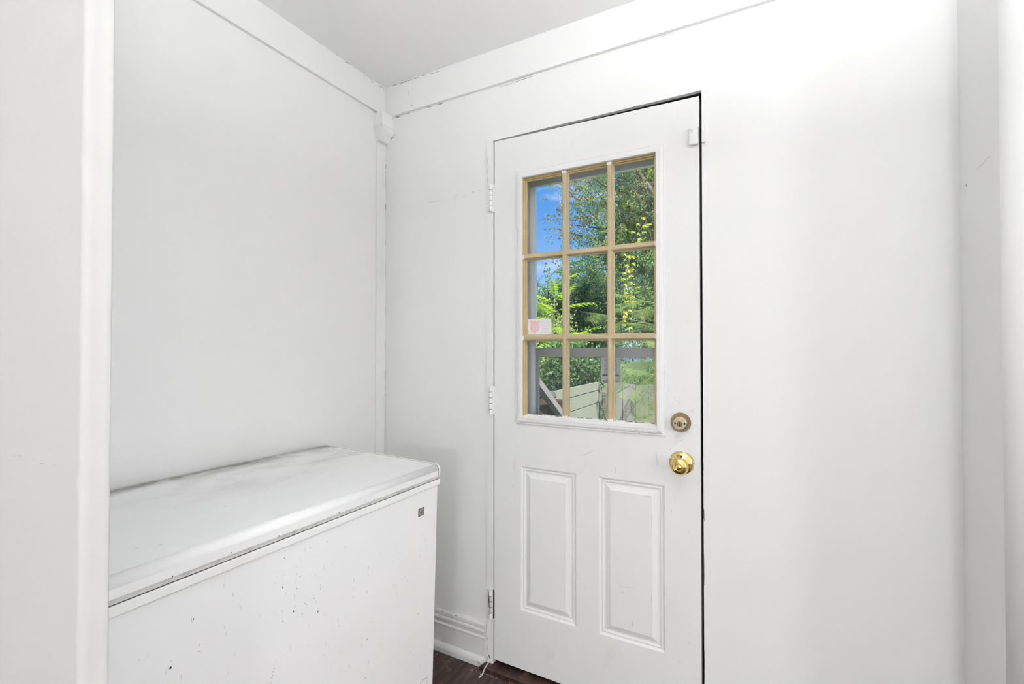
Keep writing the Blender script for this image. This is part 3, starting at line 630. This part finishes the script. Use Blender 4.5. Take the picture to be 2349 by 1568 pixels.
# maker's badge
bg_ = fob('badge', box(B(), FD-.0062,FD-.0032,-.1015,-.0755,-.1440,-.1190), M['badge'], bevel=.0012)
def ringx(bm, cy, cz, ro, ri, x_, seg=28, a0=0, a1=2*PI):
    n = seg; P = [(a0+(a1-a0)*k/n) for k in range(n+1)]
    for k in range(n):
        v = [bm.verts.new((x_,cy+r_*math.cos(t_),cz+r_*math.sin(t_))) for r_,t_ in ((ro,P[k]),(ro,P[k+1]),(ri,P[k+1]),(ri,P[k]))]
        bm.faces.new(v)
bm = B(); cy, cz = -.0885,-.1315; xx = FD-.0029
ringx(bm, cy, cz, .0112,.0100, xx)
for dy, dz, ro, a0, a1 in ((.0035,.0005,.0038,.6,5.2),(-.0035,.0022,.0026,1.0,5.4),(-.0035,-.0026,.0030,.9,5.6),(.0040,-.0042,.0022,3.4,6.6),(0,.0070,.0018,.2,3.6),(0,-.0072,.0018,3.4,6.4)):
    ringx(bm, cy-dy, cz+dz, ro, ro-.0008, xx, 14, a0, a1)
for k in range(4):
    a = PI/4+k*PI/2; ringx(bm, cy+.0088*math.cos(a), cz+.0088*math.sin(a), .0014,.0007, xx, 8)
fob('badge_monogram', bm, M['badge2'], bg_)
# drain cover low on the front
fob('drain_cover', box(B(), FD-.0060,FD-.0035,-.140,-.0395,-.760,-.6805), M['frz2'], bevel=.002)
bm = B(); box(bm, FD-.0061,FD-.0052,-.1425,-.0372,-.7625,-.6778); fob('cover_outline', bm, M['scuff'], body)
# feet
for fx, fy in ((.04,-.06),(FD-.05,-.06),(.04,-FL+.06),(FD-.05,-FL+.06)):
    wz = (FT + FR.to_matrix() @ Vector((fx,fy,-FH))).z
    bm = B(); loft(bm, [[(fx+r_*math.cos(2*PI*q/16), fy+r_*math.sin(2*PI*q/16), z_) for q in range(16)] for r_,z_ in ((.018,-FH-wz),(.018,-FH-wz+.006),(.009,-FH-wz+.007),(.009,-FH+.001))])
    fob('foot', bm, M['tub'])

# ================================================================== SMALL THINGS ON THE FLOOR
cu = [(.5585,-.0800,.0022),(.5610,-.0620,.0035),(.5615,-.0440,.0160),(.5590,-.0250,.0165),(.5570,-.0100,.0162),(.5620,.0010,.0165),(.5660,.0035,.0165)]
bm = B(); rings = []
for i_, p in enumerate(cu):
    a = Vector(cu[max(i_-1,0)]); b = Vector(cu[min(i_+1,len(cu)-1)]); d = (b-a).normalized(); s = Vector((-d.y,d.x,0)).normalized()*.0022; up = Vector((0,0,.0008)); p = Vector(p)
    rings.append([p-s-up,p+s-up,p+s+up,p-s+up])
loft(bm, rings)
tag(obj('string_scrap', bm, M['string']), 'short off-white scrap of flat string trailing over the threshold', 'string')
bm = B()
for k in range(170):
    if k < 110: c = Vector((random.uniform(.50,.86), -.046-abs(random.gauss(0,.007)), .0006))
    else: c = Vector((random.uniform(.30,.80), random.uniform(-.12,-.03), .0006))
    r_ = random.uniform(.0005,.0020)
    v = [bm.verts.new(c+Vector((r_*math.cos(a)*random.uniform(.6,1.3), r_*math.sin(a)*random.uniform(.6,1.3), 0))) for a in (0,2.1,4.2)]; t_ = bm.verts.new(c+Vector((0,0,r_)))
    bm.faces.new(v)
    for i_ in range(3): bm.faces.new((v[i_],v[(i_+1)%3],t_))
tag(obj('plaster_crumbs', bm, M['crumb']), 'pale plaster crumbs strewn along the threshold on the dark floor', 'crumbs', kind='stuff')

# ================================================================== ADDED FILL LAMPS (unseen, above and behind the camera)
def ring_z(r_, z_, seg=32): return [(r_*math.cos(2*PI*q/seg), r_*math.sin(2*PI*q/seg), z_) for q in range(seg)]
def lamp(x_, y_, label):
    r_ = empty('added_pendant_lamp', (x_,y_,H)); tag(r_, label, 'lamp')
    bm = B(); loft(bm, [ring_z(.06,0), ring_z(.062,-.004), ring_z(.055,-.020), ring_z(.012,-.026), ring_z(.008,-.026), ring_z(.008,-0.505), ring_z(.045,-0.508), ring_z(.045,-0.524)]); obj('canopy_and_stem', bm, M['trim'], r_)
    bm = B(); loft(bm, [ring_z(.19,-0.620), ring_z(.186,-0.620), ring_z(.150,-0.678), ring_z(.09,-0.705), ring_z(.01,-0.712), ring_z(.01,-0.720), ring_z(.095,-0.714), ring_z(.156,-0.686), ring_z(.192,-0.626), ring_z(.19,-0.620)], cap=False); obj('metal_bowl', bm, M['trim'], r_, smooth=True)
    for k in range(3):
        a = 2*PI*k/3; bm = B(); tube(bm, [(.03*math.cos(a),.03*math.sin(a),-0.515),(.187*math.cos(a),.187*math.sin(a),-0.625)], .0025, 6); obj('chain', bm, M['trim'], r_)
    bm = B(); loft(bm, [ring_z(.172,-0.652), ring_z(.178,-0.640), ring_z(.150,-0.634), ring_z(.02,-0.632)]); obj('glass_disc', bm, M['lamp'], r_)
lamp(1.60,-1.52,'added white bowl uplight hung unseen above the camera to brighten the room')
def added_floor_lamp(x_, y_, label, gm):
    r_ = empty('added_floor_lamp', (x_,y_,0)); tag(r_, label, 'lamp')
    bm = B(); loft(bm, [ring_z(.15,0), ring_z(.15,.012), ring_z(.13,.022), ring_z(.02,.030), ring_z(.012,.04)]); obj('base', bm, M['trim'], r_)
    bm = B(); loft(bm, [ring_z(.012,.03,16), ring_z(.012,1.12,16), ring_z(.05,1.14,16), ring_z(.05,1.16,16)]); obj('pole', bm, M['trim'], r_)
    bm = B(); R_ = .2; loft(bm, [ring_z(R_*math.sin(a)+.001, 1.155+R_*.97+R_*math.cos(a)) for a in [.02+(PI-.25)*k/18 for k in range(19)]]); obj('glass_globe', bm, M[gm], r_, smooth=True)
added_floor_lamp(2.3,-4.3,'added unseen floor lamp with a glass globe filling light from the rear','lamp2')
added_floor_lamp(4.3,-1.9,'added unseen floor lamp with a glass globe filling light from the right','lamp3')

# ================================================================== STORM DOOR OUTSIDE
sdr = struct(empty('door_2', (.955,.12,0)), 'white storm door with a grey screen rail outside the glazed door', 'door')
def sb(name, m, x0,x1,y0,y1,z0,z1, parent=None, bevel=.001):
    bm = box(B(), x0-.955,x1-.955,y0-.12,y1-.12,z0,z1); return obj(name, bm, m, parent or sdr, bevel=bevel)
sb('stile', M['vinyl'], .578,.683,.105,.135,.02,2.052); sb('stile', M['vinyl'], 1.225,1.334,.105,.135,.02,2.052)
sb('top_rail', M['vinyl'], .683,1.225,.105,.135,1.915,2.052); sb('kick_panel', M['vinyl'], .683,1.225,.108,.132,.02,.90)
sb('sash_stile', M['vinyl'], .684,.701,.112,.130,.90,1.915); sb('sash_stile', M['vinyl'], 1.208,1.224,.112,.130,.90,1.915)
sb('sash_rail', M['vinyl'], .701,1.208,.112,.130,1.893,1.915)
rl = sb('check_rail', M['grey'], .7015,1.2075,.113,.128,1.214,1.240); sb('rail_lip', M['grey'], .7015,1.2075,.1115,.1135,1.2375,1.2425, parent=rl, bevel=.0005)
sb('screen_stile', M['grey'], .7018,.7145,.115,.127,.905,1.2138); sb('screen_stile', M['grey'], 1.1945,1.2072,.115,.127,.905,1.2138)
sb('screen_rail', M['grey'], .7145,1.1945,.115,.127,.905,.918); sb('screen_rail', M['grey'], .7145,1.1945,.115,.127,1.2065,1.2138)
sb('storm_pane', M['glass'], .7015,1.2075,.121,.1235,1.2402,1.8928, bevel=0)
bm = B(); v = [bm.verts.new(p) for p in ((.7145-.955,.001,.918),(1.1945-.955,.001,.918),(1.1945-.955,.001,1.2065),(.7145-.955,.001,1.2065))]; bm.faces.new(v)
obj('insect_screen', bm, M['screen'], sdr)
lb = sb('warning_label', M['paper2'], .971,1.0445,.1190,.1196,1.1155,1.2060, bevel=0)
bm = B()
def lbl(x0,x1,z0,z1): 
    v = [bm.verts.new((a-.955,.1187-.12,b)) for a,b in ((x0,z0),(x1,z0),(x1,z1),(x0,z1))]; bm.faces.new(v)
zz = 1.2025
for k, (wd, hh) in enumerate(((.034,.0024),(.040,.0024),(.046,.0016),(.030,.0016),(.050,.0013),(.044,.0013),(.052,.0013),(.050,.0013),(.036,.0018),(.048,.0018),(.040,.0013),(.050,.0012),(.046,.0012),(.054,.0012),(.052,.0012))):
    x_ = 1.0078-wd/2; e_ = 1.0078+wd/2
    while x_ < e_-.001:
        l = min(random.uniform(.003,.008), e_-x_); lbl(x_, x_+l, zz-hh, zz); x_ += l+.0012
    zz -= hh+.0026
lbl(.977,1.039,1.1372,1.1422)
for z_ in (1.1362,1.1292,1.1232): lbl(.977,1.039,z_-.0003,z_)
for x_ in (.977,.998,1.0387): lbl(x_,x_+.0003,1.1232,1.1365)
lbl(.977,.990,1.1175,1.1200); lbl(.992,.996,1.1170,1.1205); lbl(1.022,1.038,1.1178,1.1195)
obj('label_print', bm, M['ink'], lb)

# ================================================================== YARD
struct(bx('ground', M['ground'], -30,30,.2,60,-.8,-.6), 'grassy yard ground behind the house', 'ground')
struct(bx('wall_outside', M['siding'], -4,-.1,-.05,.14,-.6,2.9), 'pale house siding beside the doorway', 'wall')
# fences
fc = empty('board_fence', (-.2,2.4,-.6)); tag(fc, 'pale green-grey board fence running away from the house', 'fence')
for k, (z0,z1,th_) in enumerate(((.0,.23,.02),(.24,.47,.02),(.48,.71,.02),(.72,.95,.02),(.96,1.19,.02),(1.20,1.335,.022),(1.345,1.435,.03))):
    bx('board', M['fence'], -th_/2, th_/2, -1.4,1.37, z0,z1, fc, bevel=.003)
for yy in (-1.4,0,1.27): bx('post', M['fence'], -.10,-.016, yy,yy+.09, 0,1.40, fc, bevel=.004)
fp = empty('plank_fence', (.9,3.8,-.6)); tag(fp, 'weathered grey plank fence closing the yard behind the feathery tree', 'fence')
xx = -1.1; k = 0
while xx < 2.4:
    bx('plank', M['fence2'], xx+.002,xx+.142, -.010+.004*(k%2),.010+.004*(k%2), 0,1.42+.012*math.sin(k*1.7), fp, bevel=.003); xx += .146; k += 1
for z_ in (.3,1.15): bx('rail', M['fence2'], -1.1,2.4,.016,.055,z_,z_+.09, fp, bevel=.003)
for x_ in (-1.0,.40,1.8): bx('post', M['fence2'], x_,x_+.09,.056,.146,0,1.40, fp, bevel=.004)
# stair rail, planter box and tub
sr = empty('stair_handrail', (.21,1.1,-.6)); tag(sr, 'weathered grey wooden handrail sloping down the back steps', 'handrail')
bm = B(); d = Vector((0,.4,-.256)).normalized(); n_ = Vector((0,.54,.84)).normalized()
a = Vector((0,-.05,1.70)); L_ = 1.75
rings = []
for s_ in (0,L_):
    p = a+d*s_; rings.append([p+Vector((-.025,0,0))-n_*.022, p+Vector((.025,0,0))-n_*.022, p+Vector((.025,0,0))+n_*.022, p+Vector((-.025,0,0))+n_*.022])
loft(bm, rings); obj('rail', bm, M['rail'], sr, bevel=.003)
for yy in (-.02,1.36): bx('post', M['rail'], -.025,.025, yy-.03,yy+.03, 0, 1.64-yy*.64, sr, bevel=.004)
ss = empty('planter_box', (.03,1.48,-.6)); tag(ss, 'reddish brown wooden plank box standing beside the handrail', 'box')
for k in range(6):
    for x_ in (-.14,.115): bx('plank', M['brown'], x_,x_+.022, -.30,.30, k*.237,k*.237+.231, ss, bevel=.004)
    for y_ in (-.32,.30): bx('plank', M['brown'], -.117,.114, y_,y_+.02, k*.237,k*.237+.231, ss, bevel=.004)
bx('top_board', M['brown'], -.14,.137,-.32,.32,1.420,1.440, ss, bevel=.003)
tb = empty('plastic_tub', (.085,1.62,.841)); tag(tb, 'small grey lidded tub with a cream band on the brown box', 'tub')
bm = B(); loft(bm, [ring_z(.062,0,24), ring_z(.066,.028,24)]); obj('base', bm, M['cream'], tb)
bm = B(); loft(bm, [ring_z(.068,.028,24), ring_z(.075,.030,24), ring_z(.075,.045,24), ring_z(.070,.050,24), ring_z(.064,.066,24), ring_z(.045,.078,24), ring_z(.01,.082,24)]); obj('cover', bm, M['tub'], tb, smooth=True)

# ---------------------------------------------------------------- foliage
def leaf_quads(V, F, c, d, n, l, wd):
    d = d.normalized(); s = d.cross(n)
    if s.length < 1e-4: s = d.orthogonal()
    s.normalize(); k = len(V); up = s.cross(d)*wd*.25
    V += [c, c+d*l*.45+s*wd*.5+up, c+d*l, c+d*l*.45-s*wd*.5+up]
    F += [(k,k+1,k+2),(k,k+2,k+3)]
def rv(): 
    while True:
        v = Vector((random.uniform(-1,1),random.uniform(-1,1),random.uniform(-1,1)))
        if .05 < v.length < 1: return v
def tree(name, label, base, crown, rad, nleaf, lsize, lm, nbr=26, trunk_r=.12, group=None, cl=16, spread=.32, lean=(0,0)):
    base = Vector(base); crown = Vector(crown)-base; rad = Vector(rad)
    r_ = empty(name, base); tag(r_, label, 'tree' if 'shrub' not in name and 'hedge' not in name else 'shrub', group)
    bm = B(); top = crown+Vector((0,0,rad.z*.3))
    mid = crown*.5+Vector((random.uniform(-.2,.2),0,0)); 
    tube(bm, [(0,0,0),mid*.5,mid,crown,top], [trunk_r,trunk_r*.85,trunk_r*.75,trunk_r*.5,trunk_r*.2], 8); tr = obj('trunk', bm, M['bark'], r_, smooth=True)
    tips = []; bm = B()
    for k in range(nbr):
        v = rv().normalized()*random.uniform(.55,1.0); tip = crown+Vector((v.x*rad.x,v.y*rad.y,v.z*rad.z))
        st_ = mid.lerp(top, random.random()); m_ = st_.lerp(tip,.5)+Vector((random.uniform(-.15,.15),random.uniform(-.15,.15),.15))
        tube(bm, [st_,m_,tip], [trunk_r*.28,trunk_r*.16,.008], 5); tips.append((st_,m_,tip))
    obj('branch_frame', bm, M['bark'], r_)
    V = []; F = []
    for k in range(nleaf//cl):
        a,b,c = random.choice(tips); t_ = random.uniform(.3,1.05)
        p = a.lerp(b,t_*2) if t_ < .5 else b.lerp(c,(t_-.5)*2)
        p = p+rv()*spread*random.uniform(.6,1.8); ax = rv().normalized()
        for q in range(cl):
            o_ = p+ax*(q/cl-.5)*lsize*5+rv()*lsize*1.3
            leaf_quads(V,F,o_,rv()+Vector((0,0,-.35)),rv(),lsize*random.uniform(.7,1.3),lsize*.55)
    fo = put('foliage', mesh_data('foliage',[tuple(v) for v in V],F,lm), r_); tag(fo, kind='stuff')
    return r_
G = 'trees beyond the yard fence'
T1 = tree('leafy_tree','tall light green tree filling the sky behind the door glass',(.1,9.6,-.6),(-.65,9.6,4.7),(2.85,1.1,2.9),100000,.052,M['leafA'],110,.15,G,spread=.36)
T2 = tree('leafy_tree','dense dark green tree low behind the bright young sapling',(-3.6,11.8,-.6),(-3.4,11.8,2.1),(2.6,1.0,1.75),42000,.08,M['leafB'],44,.13,G)
T3 = tree('leafy_tree','dark green tree crown behind the feathery fronds',(.7,7.4,-.6),(.25,7.4,2.1),(1.75,.6,1.4),26000,.07,M['leafB'],36,.10,G,spread=.24)
tree('leafy_hedge','mixed green hedge closing the far side of the yard',(-2.85,7.6,-.6),(-2.85,7.6,.95),(1.05,.5,1.35),20000,.07,M['leafA'],36,.05,spread=.22)
tree('leafy_shrub','dark glossy shrub crowding over the board fence',(-.78,4.45,-.6),(-.78,4.45,.72),(.66,.34,.66),7500,.055,M['leafB'],34,.03,spread=.12)
tree('leafy_shrub','yellow green bush behind the dark shrub by the fence',(-1.55,5.9,-.6),(-1.45,5.9,1.0),(.85,.35,.85),7000,.06,M['leafA'],28,.03,spread=.15)
tree('leafy_hedge','dark green hedge behind the grey plank fence and silk tree',(.35,6.0,-.6),(.35,6.0,.35),(1.15,.4,.85),12000,.06,M['leafB'],34,.04,spread=.16)
# withered spray hanging from the tall tree
bm = B(); V = []; F = []
o0 = T1.location
for (x0,y0,z0,x1,y1,z1) in ((-1.6,8.3,5.0,-2.35,8.1,4.85),(-1.6,8.3,5.0,-2.5,8.1,4.4),(-1.7,8.3,4.6,-2.75,8.1,4.15),(-1.7,8.3,4.2,-2.6,8.1,3.75),(-1.5,8.3,4.2,-2.3,8.1,3.55)):
    a = Vector((x0,y0,z0))-o0; b = Vector((x1,y1,z1))-o0; m_ = a.lerp(b,.5)+Vector((0,0,.12)); tube(bm, [a,m_,b], [.006,.005,.003], 5)
    for k in range(60):
        t_ = random.random()**.6; p = a.lerp(m_,t_*2) if t_ < .5 else m_.lerp(b,t_*2-1)
        leaf_quads(V,F,p+rv()*.10,rv()+Vector((0,0,-.6)),rv(),.07,.035)
obj('withered_twigs', bm, M['bark'], T1); tag(put('withered_leaves', mesh_data('withered_leaves',[tuple(v) for v in V],F,M['leafF']), T1), kind='stuff')
# stout limb crossing at the right
bm = B(); tube(bm, [Vector(p)-o0 for p in ((.3,9.0,3.6),(-.35,8.9,4.35),(-.75,8.9,4.95),(-1.05,8.9,5.5))], [.09,.07,.05,.02], 7); obj('limb', bm, M['bark'], T1, smooth=True)

def frond_big(L, n, ll, lw, droop, lm, name):
    V = []; F = []; k0 = 0
    for i in range(n):
        t_ = .18+.82*i/(n-1); c = Vector((L*t_,0,-droop*t_*t_)); tan = Vector((1,0,-2*droop*t_/L)).normalized()
        sc = math.sin(PI*(.18+.75*t_))*.5+.55
        for s in (-1,1):
            d = (tan*.45+Vector((0,s,0))+Vector((0,0,-.28+random.uniform(-.12,.12)))).normalized()
            l = ll*sc; wd = lw*sc; sd_ = d.cross(Vector((0,0,1))).normalized(); k = len(V)
            V += [c, c+d*l*.3+sd_*wd*.5, c+d*l*.62+sd_*wd*.36, c+d*l+Vector((0,0,-.02)), c+d*l*.62-sd_*wd*.36, c+d*l*.3-sd_*wd*.5, c+d*l*.45+Vector((0,0,-.006))]
            F += [(k,k+1,k+6),(k+1,k+2,k+6),(k+2,k+3,k+6),(k+3,k+4,k+6),(k+4,k+5,k+6),(k+5,k,k+6)]
    # rachis
    m = 8
    for i in range(m+1):
        t_ = i/m; c = Vector((L*t_,0,-droop*t_*t_)); r_ = .005*(1-.7*t_); k = len(V)
        V += [c+Vector((0,r_,0)),c+Vector((0,-r_*.5,r_)),c+Vector((0,-r_*.5,-r_))]
        if i: F += [(k-3,k-2,k+1,k),(k-2,k-1,k+2,k+1),(k-1,k-3,k,k+2)]
    return mesh_data(name,[tuple(v) for v in V],F,lm)
def frond_fine(L, n, pl, lm, droop, name):
    V = []; F = []
    for i in range(n):
        t_ = .2+.8*i/(n-1); c = Vector((L*t_,0,-droop*t_*t_)); tan = Vector((1,0,-2*droop*t_/L)).normalized()
        sc = math.sin(PI*(.22+.66*t_))
        for s in (-1,1):
            d = (tan*.55+Vector((0,s,-.22+random.uniform(-.1,.1)))).normalized(); p_ = pl*sc; m = 11
            sd_ = d.cross(Vector((0,0,1))).normalized(); k = len(V)
            V += [c-sd_*.0012,c+sd_*.0012,c+d*p_]; F.append((k,k+1,k+2))
            for q in range(m):
                b = c+d*p_*(.12+.88*q/m); b.z -= .02*(q/m)**2
                for s2 in (-1,1):
                    e_ = (sd_*s2+d*.45).normalized(); l = .017*(1-.35*q/m); k = len(V)
                    V += [b, b+e_*l*.5+d*.0026, b+e_*l, b+e_*l*.5-d*.0026]; F.append((k,k+1,k+2,k+3))
    m = 6
    for i in range(m+1):
        t_ = i/m; c = Vector((L*t_,0,-droop*t_*t_)); r_ = .003*(1-.7*t_); k = len(V)
        V += [c+Vector((0,r_,0)),c+Vector((0,-r_*.5,r_)),c+Vector((0,-r_*.5,-r_))]
        if i: F += [(k-3,k-2,k+1,k),(k-2,k-1,k+2,k+1),(k-1,k-3,k,k+2)]
    return mesh_data(name,[tuple(v) for v in V],F,lm)
def place(name, me, parent, p, az, pitch, roll=0, s=1):
    mtx = Matrix.Translation(Vector(p)-parent.location) @ Matrix.Rotation(math.radians(az),4,'Z') @ Matrix.Rotation(math.radians(-pitch),4,'Y') @ Matrix.Rotation(math.radians(roll),4,'X') @ Matrix.Scale(s,4)
    return put(name, me, parent, mtx)
# bright pinnate sapling
sap = empty('pinnate_sapling', (-1.36,5.15,-.6)); tag(sap, 'bright yellow-green sapling with long pinnate leaves behind the board fence', 'sapling')
bm = B(); tube(bm, [(0,0,0),(.02,-.02,1.1),(.0,-.04,2.0),(.05,-.03,2.75)], [.022,.018,.013,.006], 7); obj('stem', bm, M['bark'], sap, smooth=True)
bigs = [frond_big(.62,9,.15,.048,.10,M['leafC'],'frond'), frond_big(.55,8,.14,.045,.18,M['leafC'],'frond'), frond_big(.70,11,.13,.042,.05,M['leafC'],'frond')]
for (z_,az,pi_,ro,v_,s_) in ((1.28,-8,24,10,2,1.0),(1.22,20,4,0,0,.9),(1.48,-60,10,0,0,.9),(1.50,-120,12,0,1,.9),(1.62,-170,15,0,0,.85),(1.58,150,12,0,1,.9),(1.70,-90,20,10,0,.85),(1.72,5,30,0,1,.95),(1.85,-30,35,0,0,.75),(1.86,-140,30,0,1,.8),(1.92,90,25,0,0,.8),(1.92,-75,50,0,1,.6),(1.35,-95,-5,0,0,.85),(1.20,-150,0,0,1,.9),(1.40,60,10,0,2,.9),(1.12,-40,-8,0,1,.85)):
    place('frond', bigs[v_], sap, (-1.33+.02*math.cos(az), 5.11, 1.243+(z_-1.243)*1.15), az, pi_, ro, s_*1.12)
place('frond', frond_big(.6,10,.14,.045,.2,M['leafB'],'frond'), sap, (-1.42,5.12,2.35), -5, 38, 0, 1.1)
place('frond', bigs[1], sap, (-1.40,5.12,2.1), 40, 55, 0, .9)
# feathery silk tree
silk = empty('silk_tree', (1.45,4.95,-.6)); tag(silk, 'feathery silk tree with drooping fern-like fronds over the grey fence', 'tree')
brs = [((0,0,0),(-.05,-.05,1.2),(-.6,-.15,1.95),(-1.4,-.2,2.2),(-2.2,-.25,2.35)), ((-.05,-.05,1.2),(-.55,-.2,1.6),(-1.2,-.3,1.75),(-2.0,-.3,1.85)), ((-.02,-.03,1.0),(-.35,-.75,1.42),(-.75,-1.0,1.52),(-1.15,-1.05,1.50)), ((-.05,-.05,1.2),(-.35,.05,1.9),(-.9,.1,2.35),(-1.4,.05,2.5)), ((-.05,-.05,1.2),(-.6,-.5,1.65),(-1.1,-.6,1.9),(-1.5,-.6,2.05))]
bm = B()
for b in brs: tube(bm, b, [.020*(1-.85*i/(len(b)-1)) for i in range(len(b))], 6)
obj('branch_frame', bm, M['bark'], silk, smooth=True)
fines = [frond_fine(.36,10,.14,M['leafD'],.06,'frond'), frond_fine(.32,9,.13,M['leafD'],.14,'frond'), frond_fine(.40,11,.13,M['leafD'],.02,'frond')]
for b in brs:
    pts = [Vector(p)+silk.location for p in b]
    for k in range(24):
        t_ = random.uniform(.28,1)*(len(pts)-1); i = min(int(t_),len(pts)-2); p = pts[i].lerp(pts[i+1],t_-i)
        az = random.choice((-160,-130,-100,-70,-40,-20,160,130,60,180))+random.uniform(-20,20)
        place('frond', random.choice(fines), silk, p, az, random.uniform(-25,25), random.uniform(-15,15), random.uniform(.9,1.35))
for (x_,y_,z_,az,pi_,s_) in ((.30,3.70,.80,-120,-60,1.1),(.34,3.68,.76,-60,-70,1.0),(.48,3.68,.74,-90,-65,1.1),(.50,3.68,.98,-120,-30,1.2),(.30,3.72,1.0,-170,-5,1.2),(.38,3.70,.95,-110,-75,1.1),(.10,3.72,.90,-80,-30,.8)):
    place('frond', random.choice(fines), silk, (x_,y_,z_), az, pi_, 0, s_)
# vines
def vine(name, label, pts, lm, n, ls, jit):
    r_ = empty(name, pts[0]); tag(r_, label, 'vine'); o_ = Vector(pts[0]); P = [Vector(p)-o_ for p in pts]
    bm = B(); tube(bm, P, .0035, 5); obj('strand', bm, M['bark'], r_)
    V = []; F = []
    for k in range(n):
        t_ = random.random()*(len(P)-1); i = min(int(t_),len(P)-2); p = P[i].lerp(P[i+1],t_-i)+rv()*jit
        for a in (-.8,0,.8):
            d = Vector((random.uniform(-.5,.5)+a,random.uniform(-.4,.1),-.9)); leaf_quads(V,F,p,d,Vector((0,-1,.4)),ls*(1 if a == 0 else .75),ls*.6)
    tag(put('foliage', mesh_data('foliage',[tuple(v) for v in V],F,lm), r_), kind='stuff')
vine('hanging_vine','yellow-leaved vine hanging in front of the tall tree',[(-.30,6.9,3.5),(-.46,6.55,3.1),(-.52,6.5,2.6),(-.46,6.5,2.1),(-.55,6.5,1.6)],M['leafE'],55,.085,.13)
vine('trailing_vine','thin green vine trailing down the corner of the fences',[(-.14,3.74,.88),(-.13,3.75,.76),(-.14,3.76,.60),(-.12,3.76,.40)],M['leafB'],26,.042,.02)
